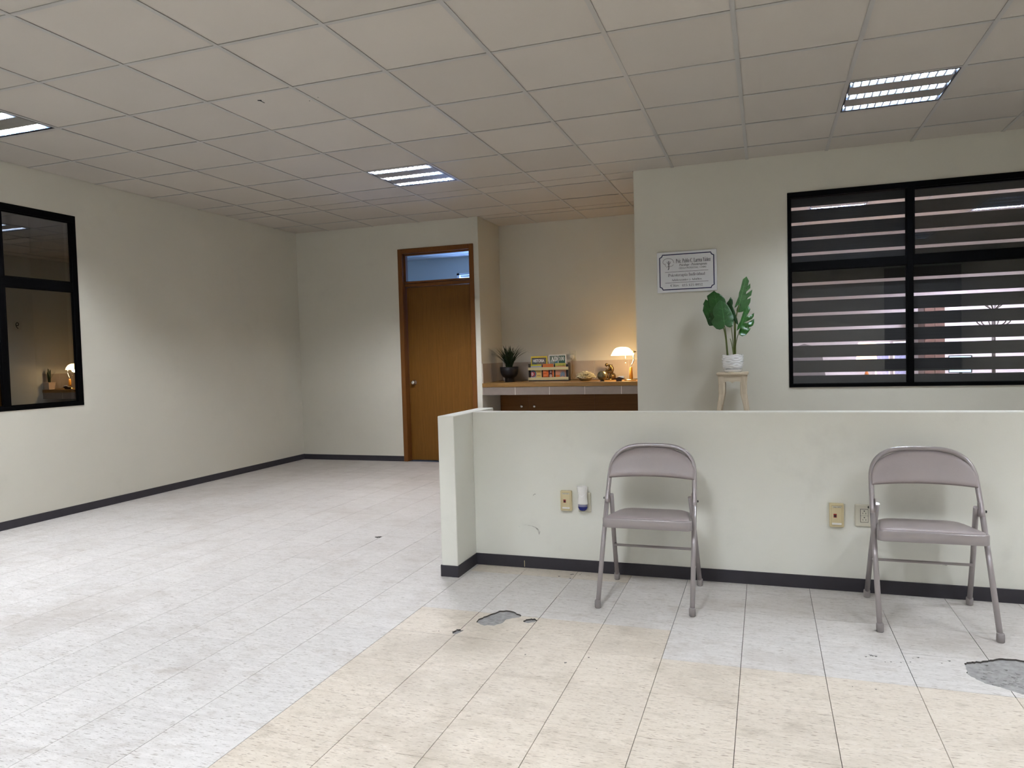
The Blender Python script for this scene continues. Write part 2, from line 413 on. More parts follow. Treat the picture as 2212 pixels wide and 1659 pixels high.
# the row between y 3.79 and the half wall, cut at the wall and aged beige
tiles.sort()
cache = {}
single, rest = tiles[:292], tiles[292:]
cut = {}
for t in single:
    _, _, a, b, c, d, beige = t
    hole = [k for k, p in PATCH.items() if max(q[0] for q in p) > a and min(q[0] for q in p) < b and max(q[1] for q in p) > c and min(q[1] for q in p) < d]
    key = (round(b-a, 4), round(d-c, 4), beige)
    if hole: cut[(a, b, c, d, beige)] = hole; continue
    if key not in cache:
        bm = box(BM(), GX, b-a-GX, GY, d-c-GY, -0.008, 0.0)
        me = bpy.data.meshes.new('vinyl_tile'); bm.to_mesh(me); bm.free(); me.materials.append(MVB if beige else MVW); cache[key] = me
    link('vinyl_tile', cache[key], floor, (a, c, 0))
for (a, b, c, d, beige), hole in cut.items():
    bm = box(BM(), a+GX, b-GX, c+GY, d-GY, -0.008, 0.0)
    o = obj('vinyl_tile', bm, MVB if beige else MVW, floor)
    cb = BM()
    for k in hole: prism(cb, jag(PATCH[k], 3), -0.02, 0.02, 'z')
    cutter = obj('cutter', cb, MCONC)
    md = o.modifiers.new('b', 'BOOLEAN'); md.operation = 'DIFFERENCE'; md.object = cutter; md.solver = 'EXACT'
    dg = bpy.context.evaluated_depsgraph_get(); me = bpy.data.meshes.new_from_object(o.evaluated_get(dg))
    o.modifiers.clear(); o.data = me; me.materials.clear(); me.materials.append(MVB if beige else MVW)
    me.materials.append(MJOINT)
    for pl_ in me.polygons: pl_.material_index = 1 if abs(pl_.normal.z) < 0.5 else 0
    bpy.data.objects.remove(cutter)
for nm, bg_ in (('vinyl_tile', False), ('vinyl_tile', True)):
    bm = BM()
    for t in rest:
        _, _, a, b, c, d, beige = t
        if beige == bg_: box(bm, a+GX, b-GX, c+GY, d-GY, -0.008, 0.0)
    o = obj(nm, bm, MVB if bg_ else MVW, floor); o['kind'] = 'stuff'
for k, p in PATCH.items():
    bm = prism(BM(), [(x+(x-sum(q[0] for q in p)/len(p))*0.05, y+(y-sum(q[1] for q in p)/len(p))*0.05) for x, y in p], -0.0095, -0.0072, 'z')
    rnd = random.Random(len(p)); cx = sum(q[0] for q in p)/len(p); cy = sum(q[1] for q in p)/len(p)
    sx = max(q[0] for q in p)-min(q[0] for q in p); sy = max(q[1] for q in p)-min(q[1] for q in p)
    if k in 'AD':
        for n in range(60 if k == 'D' else 30):
            ball(bm, (cx+rnd.uniform(-.3, .3)*sx, cy+rnd.uniform(-.32, .12)*sy, -0.0075), rnd.uniform(0.002, 0.006), 1, (1.6, 1, 0.7))
    o = obj('concrete_patch', bm, MCONC if k != 'E' else MJOINT, floor, 'bare grey concrete where the vinyl tile has chipped away' if k != 'E' else 'dark chipped spot in the pale vinyl')
rnd = random.Random(11)
bm = BM()
for cx, cy, n, s in ((0.50, 3.11, 14, 0.10), (-0.75, 2.72, 5, 0.12), (-1.33, 2.93, 4, 0.05), (-1.05, 3.83, 8, 0.12), (0.30, 2.80, 2, 0.05)):
    for q in range(n):
        x, y, r = cx+rnd.gauss(0, s), cy+rnd.gauss(0, s*0.35), rnd.uniform(0.002, 0.007)
        lathe(bm, [(r, 0.0), (r*0.8, 0.0006)], 7, (x, y, 0), lambda a, z: 1+0.4*math.sin(3*a))
obj('spot_mark', bm, mat('dark_spots', (0.14, 0.135, 0.13), 0.8), floor)['kind'] = 'stuff'

# baseboards
def base(name, segs):
    bm = BM()
    for x0, x1, y0, y1, h in segs: box(bm, x0, x1, y0, y1, 0, h, 0.0015)
    return struct(name, bm, MBASE)
T = 0.006
base('baseboard_left', [(XL, XL+T, YR, YD, 0.066)])
base('baseboard_back', [(XL+T, DO[0], YD-T, YD, 0.064)])
bb = base('baseboard_partition', [(-1.62, XR, 3.93-T, 3.93, 0.067)])
obj('scratch', box(BM(), -1.3215, -1.3185, 3.93-T-0.001, 3.93-T, 0.006, 0.042), MIVORY, bb, 'pale vertical scratch')
base('baseboard_partition_end', [(-1.717-T, -1.62+T, 3.66-T, 3.66, 0.064), (-1.62, -1.62+T, 3.66, 3.93-T, 0.066), (-1.717-T, -1.717, 3.66, 4.28, 0.064)])
base('baseboard_office_front', [(XA1, XR, YO-T, YO, 0.066)])
# wall marks
wp = bpy.data.objects['wall_partition']
SM = bpy.data.materials.new('rubbed_scuff'); nt, N, L = nodes(SM)
tr = N.new('ShaderNodeBsdfTransparent'); df = principled(SM); df.inputs['Base Color'].default_value = (0.2, 0.19, 0.17, 1); mxs = N.new('ShaderNodeMixShader')
gg = N.new('ShaderNodeNewGeometry'); nz = N.new('ShaderNodeTexNoise'); nz.inputs['Scale'].default_value = 90; L.new(gg.outputs['Position'], nz.inputs['Vector'])
mr = N.new('ShaderNodeMapRange'); mr.inputs[1].default_value = 0.2; mr.inputs[2].default_value = 0.75; mr.inputs[4].default_value = 0.6; L.new(nz.outputs['Fac'], mr.inputs[0])
L.new(mr.outputs[0], mxs.inputs[0]); L.new(tr.outputs[0], mxs.inputs[1]); L.new(df.outputs[0], mxs.inputs[2]); L.new(mxs.outputs[0], N['Material Output'].inputs[0])
def ribbon(bm, pts, ws, y):
    prev = None
    for (x, z), wd in zip(pts, ws):
        a = bm.verts.new((x-wd*0.4, y, z-wd)); b = bm.verts.new((x, y, z))
        if prev: bm.faces.new((prev[0], a, b, prev[1]))
        prev = (a, b)
bm = BM(); ribbon(bm, [(-1.325,.247),(-1.30,.248),(-1.269,.243),(-1.25,.238),(-1.238,.231),(-1.228,.222),(-1.222,.212)], [.001,.0015,.002,.004,.008,.014,.02], 3.9294)
ribbon(bm, [(-1.352,.239),(-1.343,.235)], [.001,.001], 3.9294)
ribbon(bm, [(-1.262,.412),(-1.258,.424),(-1.25,.43),(-1.243,.428)], [.004,.007,.007,.003], 3.9294)
ribbon(bm, [(0.79,.158),(0.795,.165),(0.81,.16)], [.002,.006,.003], 3.9294)
obj('scuff_mark', bm, SM, wp)

# ------------------------------------------------------------------ ceiling
GXo, GYo, G = -1.342, 3.635, 0.61
crects = [(XL, XR, YR, YO), (XL, XA1, YO, YD), (XA0, XA1, YD, YA)]
orects = [(XA1+0.10, 4.6, YO+0.13, 11.4)]
brects = [(-6.7, XA0-0.11, YD+0.14, 10.7)]
FIX = [(-6, -1), (-3, 3), (3, 2), (6, -1), (0, -5), (-5, -5), (5, -5), (0, -9), (5, -9), (-5, -9)]  # rear row and left fixture level with the camera: unseen, added for light
OFIX = [(3, 8), (7, 5), (6, 10)]  # last two are unseen, added to brighten the office
ceil = struct('ceiling')
ctiles = []
def cells(rs):
    for i in range(-10, 11):
        for j in range(-12, 14):
            x, y = GXo + i*G, GYo + j*G
            for R in rs:
                a, b, c, d = max(x, R[0]), min(x+G, R[1]), max(y, R[2]), min(y+G, R[3])
                if b-a > 0.02 and d-c > 0.02: yield i, j, a, b, c, d
g2 = 0.0105
cc = {}
far = BM()
for rs, office in ((crects, 0), (orects, 1), (brects, 1)):
    for i, j, a, b, c, d in cells(rs):
        if ((i, j) in FIX and not office) or ((i, j) in OFIX and rs is orects): continue
        cx, cy = (a+b)/2, (c+d)/2
        if office or not (inview((cx, cy, CEIL), 120)):
            box(far, a+g2, b-g2, c+g2, d-g2, CEIL+0.003, CEIL+0.014); continue
        key = (round(b-a, 3), round(d-c, 3))
        if key not in cc:
            bm = box(BM(), g2, b-a-g2, g2, d-c-g2, 0, 0.011)
            me = bpy.data.meshes.new('ceiling_tile'); bm.to_mesh(me); bm.free(); me.materials.append(MCEIL); cc[key] = me
        link('ceiling_tile', cc[key], ceil, (a, c, CEIL+0.003+random.uniform(0, 0.001)))
o = obj('ceiling_tile', far, MCEIL, ceil); o['kind'] = 'stuff'
bwid = 0.012
for rs in (crects, orects, brects):
    for R in rs:
        for i in range(-10, 12):
            x = GXo + i*G
            if R[0]+0.03 < x < R[1]-0.03: obj('grid_bar', box(BM(), x-bwid, x+bwid, R[2], R[3], CEIL-0.001, CEIL+0.0015), MBAR, ceil)
        for j in range(-12, 15):
            y = GYo + j*G
            if R[2]+0.03 < y < R[3]-0.03: obj('grid_bar', box(BM(), R[0], R[1], y-bwid, y+bwid, CEIL-0.0004, CEIL+0.002), MBAR, ceil)
bm = BM(); ribbon(bm, [(0, 0)], [0], 0)
bm = BM()
for (x, y), s in (((-2.867, 3.734), 1.0), ((-2.60, 3.86), 0.25), ((-2.52, 3.83), 0.2)):
    lathe(bm, [(0.010*s, -0.002), (0.008*s, 0.0)], 8, (x, y, CEIL+0.0035), lambda a, z: 1+0.5*math.sin(2*a+1))
    if s == 1: box(bm, x-0.0015, x+0.0015, y-0.004, y+0.045, CEIL+0.0005, CEIL+0.003)
obj('tear', bm, MDARK, ceil, 'small dark tear in a ceiling tile')

# ------------------------------------------------------------------ louvred ceiling lights
MTUBE = mat('fluorescent_tube', (0.9, 0.95, 1.0), 0.5, emis=(0.91, 0.94, 1.0), estr=TUBE)
MTUBE3 = mat('office_tube', (0.9, 0.9, 1.0), 0.5, emis=(0.86, 0.80, 1.0), estr=TUBE*2.6)
MTUBE4 = mat('fluorescent_tube_new', (0.9, 0.95, 1.0), 0.5, emis=(0.93, 0.94, 1.0), estr=TUBE*1.3)
MTUBE2 = mat('fluorescent_tube_aged', (0.9, 0.95, 1.0), 0.5, emis=(0.86, 0.92, 1.0), estr=TUBE*0.6)
MALU = mat('louvre_mirror_aluminium', (0.30, 0.42, 0.62), 0.30, 1.0, var=0.02)
MBLD = mat('louvre_blade_white', (0.62, 0.70, 0.80), 0.4, var=0.02)
MBRUSH = mat('louvre_satin_panel', (0.42, 0.41, 0.38), 0.4, 0.6, var=0.06, vscale=30, stretch=(0.1, 1, 1))
FBS = {}
def fixture_meshes():
    h = 0.30 - 0.012
    b = BM()                                     # housing: thin tray and rim, open below
    box(b, -h, h, -h, h, 0.085, 0.09)
    for s in (-1, 1):
        box(b, s*h-0.003, s*h+0.003, -h, h, -0.002, 0.09); box(b, -h, h, s*h-0.003, s*h+0.003, -0.002, 0.09)
    FBS['housing'] = (b, MBLACK)
    bays = (-0.232, 0.0, 0.232); bw = 0.041
    b = BM()
    for y0, y1 in ((-0.075, 0.075),): box(b, -h+0.006, h-0.006, y0+0.002, y1-0.002, 0.0, 0.006, 0.002)
    FBS['panel'] = (b, MBRUSH)
    b = BM(); b2 = BM()
    for y in (0.0,):
        for s in (-1, 1):
            q = [(y+s*bw, 0.0), (y+s*(bw+0.001), 0.0), (y+s*(bw*0.55+0.001), 0.075), (y+s*bw*0.55, 0.075)]
            prism(b, q, -h+0.008, h-0.008, 'x')
        box(b, -h+0.008, h-0.008, y-bw*0.56, y+bw*0.56, 0.075, 0.076)
        for k in range(13):
            x = -h+0.02 + k*(2*h-0.04)/12
            f = [(x-0.005, 0.0), (x+0.005, 0.0), (x+0.0008, 0.019), (x-0.0008, 0.019)]
            prism(b2, f, y-bw+0.002, y+bw-0.002, 'y')
    FBS['reflector'] = (b, MALU); FBS['louvre'] = (b2, MBLD)
    b = BM()
    for y in (0.0,): tube(b, [(-h+0.02, y, 0.030), (h-0.02, y, 0.030)], 0.0065, 8)
    FBS['tube'] = (b, MTUBE)
fixture_meshes()
FME = {}
for k, (b, m) in FBS.items():
    me = bpy.data.meshes.new(k); b.to_mesh(me); b.free(); me.materials.append(m); FME[k] = me
FLAB = {(-6,-1): 'lit louvred ceiling light cut by the left edge, nearest the dark window', (-3,3): 'lit square louvred ceiling light left of the alcove, in front of the door',
 (3,2): 'lit square louvred ceiling light at upper right, above the striped blind window', (6,-1): 'lit louvred ceiling light beyond the right edge, seen mirrored in the office glass',
 (0,-5): 'lit louvred ceiling light almost overhead of the camera', (-5,-5): 'added unseen louvred ceiling light at the left, level with the camera',
 (5,-5): 'lit louvred ceiling light at the right, level with the camera', (0,-9): 'added unseen louvred ceiling light behind the camera, middle of the rear row',
 (5,-9): 'added unseen louvred ceiling light behind the camera, right of the rear row', (-5,-9): 'added unseen louvred ceiling light behind the camera, left of the rear row'}
OLAB = {(3,8): 'lit louvred ceiling light inside the office, glimpsed through the top blind gap', (7,5): 'added unseen louvred ceiling light in the office right half', (6,10): 'added unseen louvred ceiling light by the office back wall'}
for (i, j), lab in list(FLAB.items()) + list(OLAB.items()):
    t = thing('ceiling_light', lab, 'ceiling light', (GXo+(i+0.5)*G, GYo+(j+0.5)*G, CEIL+0.001), 0, 'louvred ceiling lights')
    link('housing', FME['housing'], t)
    for y0, y1 in ((-0.232+0.041, -0.041), (0.041, 0.232-0.041)): link('panel', FME['panel'], t, (0, (y0+y1)/2, 0))
    m_ = MTUBE4 if (i, j) == (-3, 3) and lab in FLAB.values() else (MTUBE2 if (i, j) == (3, 2) and lab in FLAB.values() else (MTUBE3 if lab in OLAB.values() else None))
    for y in (-0.232, 0.0, 0.232):
        for k in ('reflector', 'louvre'): link(k, FME[k], t, (0, y, 0))
        tb = link('tube', FME['tube'], t, (0, y, 0))
        if m_: tb.material_slots[0].link = 'OBJECT'; tb.material_slots[0].material = m_

# ------------------------------------------------------------------ left window
def pane(name, b, m, parent): return obj(name, b, m, parent)
wn = struct('window_1')
y0, y1, z0, z1 = LW
bm = BM()
xa, xb = XL-0.05, XL+0.004
for (a, b_, c, d) in ((y0, y1, z0, z0+0.03), (y0, y1, z1-0.055, z1), (y0, y0+0.045, z0+0.03, z1-0.055), (y1-0.05, y1, z0+0.03, z1-0.055)):
    box(bm, xa, xb, a, b_, c, d, 0.002)
obj('window_frame', bm, MFRAME, wn)
for ym in (3.36, 3.98):
    obj('mullion', box(BM(), xa+0.01, xb-0.004, ym-0.022, ym+0.022, z0+0.03, z1-0.055, 0.002), MFRAME, wn)
obj('transom_bar', box(BM(), xa+0.01, xb-0.003, y0+0.045, y1-0.05, 1.858, 1.925, 0.002), MFRAME, wn)
edges = [y0+0.045, 3.36, 3.98, y1-0.05]
for k in range(3):
    a, b_ = edges[k]+(0.022 if k else 0), edges[k+1]-(0.022 if k < 2 else 0)
    for za, zb in ((z0+0.03, 1.858), (1.925, z1-0.055)):
        s = BM()
        for q in ((a, b_, za, za+0.012), (a, b_, zb-0.012, zb), (a, a+0.012, za+0.012, zb-0.012), (b_-0.012, b_, za+0.012, zb-0.012)):
            box(s, XL-0.022, XL-0.004, *q)
        obj('sash', s, MFRAME, wn)
        obj('pane', box(BM(), XL-0.014, XL-0.010, a+0.006, b_-0.006, za+0.006, zb-0.006), GL_DARK, wn)

# ------------------------------------------------------------------ office window and blind
wn = struct('window_2')
x0, x1, z0, z1 = OW
ya, yb = YO-0.012, YO+0.075
bm = BM()
for q in ((x0, x1, z0, z0+0.026), (x0, x1, z1-0.045, z1), (x0, x0+0.026, z0+0.026, z1-0.045), (x1-0.026, x1, z0+0.026, z1-0.045)):
    box(bm, q[0], q[1], ya, yb, q[2], q[3], 0.002)
obj('window_frame', bm, MFRAME, wn)
for xm in (1.083, 1.970):
    obj('mullion', box(BM(), xm-0.021, xm+0.021, ya+0.004, yb-0.004, z0+0.026, z1-0.045, 0.002), MFRAME, wn)
obj('transom_bar', box(BM(), x0+0.026, x1-0.026, ya+0.006, yb-0.006, 1.850, 1.918, 0.002), MFRAME, wn)
ed = [x0+0.026, 1.083, 1.970, x1-0.026]
for k in range(3):
    a, b_ = ed[k]+(0.021 if k else 0), ed[k+1]-(0.021 if k < 2 else 0)
    for za, zb, up in ((z0+0.026, 1.850, 0), (1.918, z1-0.045, 1)):
        w_ = 0.016 if (k and up) else 0.005
        s = BM()
        for q in ((a, b_, za, za+w_*0.8), (a, b_, zb-w_*0.8, zb), (a, a+w_, za+w_*0.8, zb-w_*0.8), (b_-w_, b_, za+w_*0.8, zb-w_*0.8)):
            box(s, q[0], q[1], YO+0.012, YO+0.05, q[2], q[3])
        obj('sash', s, MFRAME, wn)
        if k == 0 and up: continue            # this light stands open
        obj('pane', box(BM(), a+0.003, b_-0.003, YO+0.030, YO+0.034, za+0.003, zb-0.003), GL_CLEAR, wn)
MBL = mat('charcoal_blind_cloth', (0.033, 0.034, 0.037), 0.8, var=0.35, vscale=40, stretch=(0.05, 1, 4))
bl = thing('zebra_blind', 'charcoal striped day and night blind hanging inside the black office window', 'blind', (1.52, 6.60, 0.91))
obj('headrail', box(BM(), -1.31, 1.36, -0.03, 0.03, 1.575, 1.64, 0.004), MBLACK, bl)
gc = [2.381, 2.255, 2.128, 2.001, 1.876, 1.751, 1.623, 1.497, 1.373, 1.249, 1.124, 0.998]
top = 2.50
hw = 0.0125
prev = top
for gz in gc + [None]:
    bot = gz + hw if gz else 0.905
    bmx = BM(); box(bmx, -1.31, 1.36, -0.0015, 0.0015, bot-0.91, prev-0.91)
    obj('blind_strip', bmx, MBL, bl)
    if gz: prev = gz - hw
obj('bottom_rail', box(BM(), -1.31, 1.36, -0.008, 0.008, -0.012, 0.0), MBLACK, bl)

# ------------------------------------------------------------------ door_1
dr = struct('door_1')
cw = 0.055
xi0, xi1 = DO[0]+cw, DO[1]-cw
def frame_piece(q, y_a=YD-0.012, y_b=YD+0.125): return box(BM(), q[0], q[1], y_a, y_b, q[2], q[3], 0.004)
obj('door_frame', frame_piece((DO[0], xi0, 0, 2.505)), MCASE, dr)
obj('door_frame', frame_piece((xi1, DO[1]+0.0, 0, 2.505)), MCASE, dr)
obj('door_frame', frame_piece((xi0, xi1, 2.450, 2.505)), MCASE, dr)
obj('transom_bar', frame_piece((xi0, xi1, 2.065, 2.105), YD+0.045, YD+0.13), MCASE, dr)
obj('transom_bar', box(BM(), xi0, xi1, YD+0.03, YD+0.10, 2.108, 2.128, 0.004), MCASE, dr)
bm = BM()
for q in ((xi0, xi1, 2.432, 2.45), (xi0, xi0+0.018, 2.128, 2.432), (xi1-0.018, xi1, 2.128, 2.432)): box(bm, q[0], q[1], YD+0.05, YD+0.10, q[2], q[3])
obj('glazing_bead', bm, MCASE, dr)
obj('pane', box(BM(), xi0+0.01, xi1-0.01, YD+0.072, YD+0.076, 2.12, 2.44), GL_TRANS, dr)
obj('door_leaf', box(BM(), xi0+0.002, xi1-0.002, YD+0.088, YD+0.128, 0.008, 2.062, 0.002), MDOOR, dr)
bm = BM(); prof = [(0.030, 0), (0.031, 0.004), (0.012, 0.010), (0.011, 0.024), (0.022, 0.032), (0.027, 0.046), (0.022, 0.058), (0.010, 0.062)]
lathe(bm, prof, 24); bmesh.ops.rotate(bm, verts=bm.verts, cent=(0, 0, 0), matrix=Matrix.Rotation(PI/2, 3, 'X')); bmesh.ops.translate(bm, verts=bm.verts, vec=(xi0+0.068, YD+0.089, 0.935))
obj('door_knob', bm, MCHROME, dr, 'round steel door knob')
# strip of wall between the casing and the alcove corner
struct('trim_1', box(BM(), DO[1], XA0-0.11+0.0, YD, YD+0.14, 0, TOPZ), MW) if DO[1] < XA0-0.111 else None
# door_2: office side door, seen mirrored in the left window
dr = struct('door_2')
obj('door_frame', box(BM(), XA1-0.012, XA1+0.11, 6.56, 6.61, 0, 2.10), MCASE, dr)
obj('door_frame', box(BM(), XA1-0.012, XA1+0.11, 7.15, 7.20, 0, 2.10), MCASE, dr)
obj('door_frame', box(BM(), XA1-0.012, XA1+0.11, 6.61, 7.15, 2.05, 2.10), MCASE, dr)
obj('door_leaf', box(BM(), XA1+0.04, XA1+0.08, 6.61, 7.15, 0.008, 2.05), MDOOR, dr)

# back room window
wn = struct('window_3')
bm = BM()
for q in ((BW[0], BW[1], BW[2], BW[2]+0.05), (BW[0], BW[1], BW[3]-0.03, BW[3]), (BW[0], BW[0]+0.04, BW[2], BW[3]), (BW[1]-0.04, BW[1], BW[2], BW[3])):
    box(bm, q[0], q[1], 10.69, 10.79, q[2], q[3])
obj('window_frame', bm, mat('white_window_frame', (0.8, 0.8, 0.8), 0.4), wn)
obj('roller_blind', box(BM(), BW[0]+0.04, BW[1]-0.04, 10.76, 10.763, 2.49, 2.52), MPLATE, wn)

# ------------------------------------------------------------------ folding chairs
MCH = mat('mauve_grey_enamel', (0.30, 0.272, 0.277), 0.28, 0.15, var=0.05, vscale=20, coat=0.4)
MPAD = mat('mauve_grey_vinyl', (0.30, 0.262, 0.265), 0.42, var=0.06, vscale=10, bump=0.25, bscale=180)
MFOOT = mat('grey_rubber_foot', (0.24, 0.22, 0.22), 0.7)
def chair(label, loc):
    t = thing('folding_chair', label, 'chair', loc, 0, 'grey steel folding chairs along the half wall')
    sy = 0.400 / 0.755                      # lean of the front frame
    def F(x, z): return (x, z * sy, z)
    # backrest frame + front legs are one bent tube; split at the seat so that each leg is a part
    R = 0.0115
    for s in (-1, 1):
        obj('leg', tube(BM(), [F(s*0.2205, 0.018), F(s*0.2185, 0.30), F(s*0.2165, 0.46)], R, 14), MCH, t)
        obj('rubber_foot', lathe(BM(), [(0.0125, 0.0), (0.0150, 0.003), (0.0155, 0.02), (0.0150, 0.034), (0.0125, 0.038)], 16, (s*0.2205, 0.008, 0.0)), MFOOT, t)
        yb = 0.470; top_y, top_z = 0.262, 0.500
        P = [Vector((s*0.2165, yb, 0.018)), Vector((s*0.208, yb+(top_y-yb)*0.5, 0.26)), Vector((s*0.1955, top_y, top_z))]
        bm = tube(BM(), P, R, 14)
        obj('leg', bm, MCH, t)
        bm = BM(); box(bm, s*0.2035-0.0012, s*0.2035+0.0012, top_y-0.016, top_y+0.013, top_z-0.04, top_z+0.022, 0.001)
        obj('hinge_plate', bm, MCH, t)
        bm = BM(); lathe(bm, [(0.006, 0), (0.006, 0.003), (0.003, 0.005)], 10)
        bmesh.ops.rotate(bm, verts=bm.verts, cent=(0, 0, 0), matrix=Matrix.Rotation(s*PI/2, 3, 'Y')); bmesh.ops.translate(bm, verts=bm.verts, vec=(s*0.230, 0.255, 0.483))
        obj('rivet', bm, MBLACK, t)
        obj('rubber_foot', lathe(BM(), [(0.0125, 0.0), (0.0150, 0.003), (0.0155, 0.02), (0.0150, 0.034), (0.0125, 0.038)], 16, (s*0.2165, yb-0.003, 0.0)), MFOOT, t)
    # arch of the back frame
    pts = [(-0.2165, .46), (-0.2135, .56), (-0.2120, .60), (-0.2085, .634), (-0.1965, .670), (-0.172, .701), (-0.138, .722), (-0.098, .733), (-0.05, .737)]
    full = pts + [(0, .7375)] + [(-x, z) for x, z in pts[::-1]]
    obj('back_frame', tube(BM(), spline([F(x, z) for x, z in full], 4), R, 14), MCH, t)
    # padded backrest, curved in plan and domed at the top
    bm = BM(); nx, nz = 30, 12; HWD = 0.2125
    def outline(x):
        a = min(1.0, abs(x)/HWD)
        return 0.610 + 0.1215*(1-a**2.6)**(1/2.0)
    def lower(x): return 0.579 + 0.011*(1-(x/HWD)**2)
    for side in (0, 1):
        grid = []
        for i in range(nx+1):
            u = -1+2*i/nx; x = HWD*math.sin(u*PI/2); col = []
            lo, hi = lower(x), outline(x)
            for k in range(nz+1):
                z = lo+(hi-lo)*k/nz
                e = min(1, (1-abs(2*k/nz-1))*2.6, (1-abs(u))*6.0)
                ctr = -0.0115 + 0.004*(1-(x/HWD)**2)
                dy = -0.010*math.sqrt(max(e, 0.0)) if side == 0 else 0.008*math.sqrt(max(e, 0.0))
                col.append(bm.verts.new((x, z*sy + ctr + dy, z)))
            grid.append(col)
        for i in range(nx):
            for k in range(nz):
                q = (grid[i][k], grid[i+1][k], grid[i+1][k+1], grid[i][k+1])
                bm.faces.new(q if side == 0 else q[::-1])
    bmesh.ops.remove_doubles(bm, verts=bm.verts, dist=0.0004); smooth(bm)
    bmesh.ops.recalc_face_normals(bm, faces=bm.faces)
    obj('backrest', bm, MPAD, t)
    # seat pan and pad
    def seat_outline(g):
        W0, W1 = 0.2150-g, 0.184-g; yf, yr = 0.104+g, 0.462-g
        out = []
        def arc(cx, cy, r, a0, a1, n=6):
            for k in range(n+1):
                a = a0+(a1-a0)*k/n; out.append((cx+r*math.cos(a), cy+r*math.sin(a)))
        rf = max(0.030-g*0.3, 0.01); rr = max(0.085-g, 0.03)
        arc(-W0+rf, yf+rf, rf, PI, 1.5*PI); arc(W0-rf, yf+rf, rf, 1.5*PI, 2*PI)
        arc(W1-rr, yr-rr, rr, 0, PI/2, 8); arc(-W1+rr, yr-rr, rr, PI/2, PI, 8)
        return out
    tilt = -0.065
    def zt(y, z): return z - 0.021 + tilt*(y-0.104)
    rings = []
    bm = BM()
    for g, z in ((0.003, 0.388), (0.0, 0.391), (0.0, 0.430), (0.003, 0.4345), (0.010, 0.4345), (0.011, 0.431)):
        rings.append([bm.verts.new((x, y, zt(y, z))) for x, y in seat_outline(g)])
    n = len(rings[0])
    for a, b_ in zip(rings[:-1], rings[1:]):
        for k in range(n):
            f = bm.faces.new((a[k], a[(k+1) % n], b_[(k+1) % n], b_[k])); f.smooth = True
    bm.faces.new(rings[-1]); bm.faces.new(rings[0][::-1])
    obj('seat_pan', bm, MCH, t)
    bm = BM(); rings = []
    for g, z in ((0.0125, 0.428), (0.0125, 0.434), (0.0145, 0.4375), (0.021, 0.4405), (0.042, 0.4435), (0.08, 0.446), (0.12, 0.447)):
        rings.append([bm.verts.new((x, y, zt(y, z))) for x, y in seat_outline(g)])
    for a, b_ in zip(rings[:-1], rings[1:]):
        for k in range(n):
            f = bm.faces.new((a[k], a[(k+1) % n], b_[(k+1) % n], b_[k])); f.smooth = True
    f = bm.faces.new(rings[-1]); f.smooth = True
    obj('seat_pad', bm, MPAD, t)
    z = 0.215; yy = 0.470 + (0.262-0.470)*(z/0.5)
    obj('stretcher', tube(BM(), [(-0.208, yy-0.012, z), (0.208, yy-0.012, z)], 0.0065, 12), MCH, t)
    for s in (-1, 1):
        obj('seat_bolt', box(BM(), s*0.203-0.005, s*0.203+0.004, 0.205, 0.220, 0.388, 0.398, 0.002), MBLACK, t)
    return t
chair('mauve-grey steel folding chair beside the plugged-in air freshener, left of the two', (-0.5515, 3.372, 0))
chair('mauve-grey steel folding chair overlapping a power outlet near the right edge', (0.668, 3.388, 0))

# ------------------------------------------------------------------ outlets on the half wall
YH = 3.93
def slot(bm, x, z, w_, h, y=-0.0136): box(bm, x-w_/2, x+w_/2, y, y+0.001, z-h/2, z+h/2)
def data_plate(label, x, z, wd, ht):
    t = thing('data_outlet', label, 'wall outlet', (x, YH, z), 0, 'ivory data outlets on the half wall')
    d = 0.024
    bm = BM(); box(bm, -wd/2, wd/2, -d, 0, -ht/2, ht/2, 0.003)
    obj('cover', bm, MIVORY, t)
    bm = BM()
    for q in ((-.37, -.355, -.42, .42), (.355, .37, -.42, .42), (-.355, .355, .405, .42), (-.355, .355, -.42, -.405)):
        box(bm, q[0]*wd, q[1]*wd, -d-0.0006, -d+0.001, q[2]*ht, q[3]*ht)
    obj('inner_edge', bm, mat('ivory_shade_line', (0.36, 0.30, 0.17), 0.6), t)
    obj('label_strip', box(BM(), -.33*wd, .33*wd, -d-0.001, -d, -.39*ht, -.31*ht), MWHITE, t, 'white paper label strip')
    obj('label_strip', box(BM(), -.30*wd, .33*wd, -d-0.001, -d, .33*ht, .395*ht), MPLATE, t, 'printed label strip')
    bm = BM(); box(bm, -.22*wd, .0*wd, -d-0.0015, -d, -.09*ht, .07*ht, 0.001)
    j = obj('data_jack', bm, mat('red_jack', (0.28, 0.02, 0.02), 0.4), t, 'dark red network jack')
    bm = BM(); prism(bm, [(-.19*wd, .02*ht), (-.03*wd, .02*ht), (-.03*wd, -.04*ht), (-.11*wd, -.075*ht), (-.19*wd, -.04*ht)], -d-0.002, -d, 'y')
    obj('socket_hole', bm, MBLACK, j)
    obj('blank_insert', box(BM(), .06*wd, .20*wd, -d-0.001, -d, -.08*ht, .06*ht), MIVORY, t)
    return t, d
def text_mesh(body, offset=0.0, space=1.0):
    cu = bpy.data.curves.new('txt', 'FONT'); cu.body = body; cu.offset = offset; cu.space_character = space; cu.resolution_u = 3
    o = bpy.data.objects.new('txt', cu); C.objects.link(o)
    dg = bpy.context.evaluated_depsgraph_get(); me = bpy.data.meshes.new_from_object(o.evaluated_get(dg))
    bpy.data.objects.remove(o); bpy.data.curves.remove(cu); return me
def bounds(me):
    if not me.vertices: return 0, 0, 0, 0
    xs = [v.co.x for v in me.vertices]; ys = [v.co.y for v in me.vertices]; return min(xs), max(xs), min(ys), max(ys)
ACC = {'á': 'a', 'é': 'e', 'ó': 'o', 'ñ': 'n', 'É': 'E'}
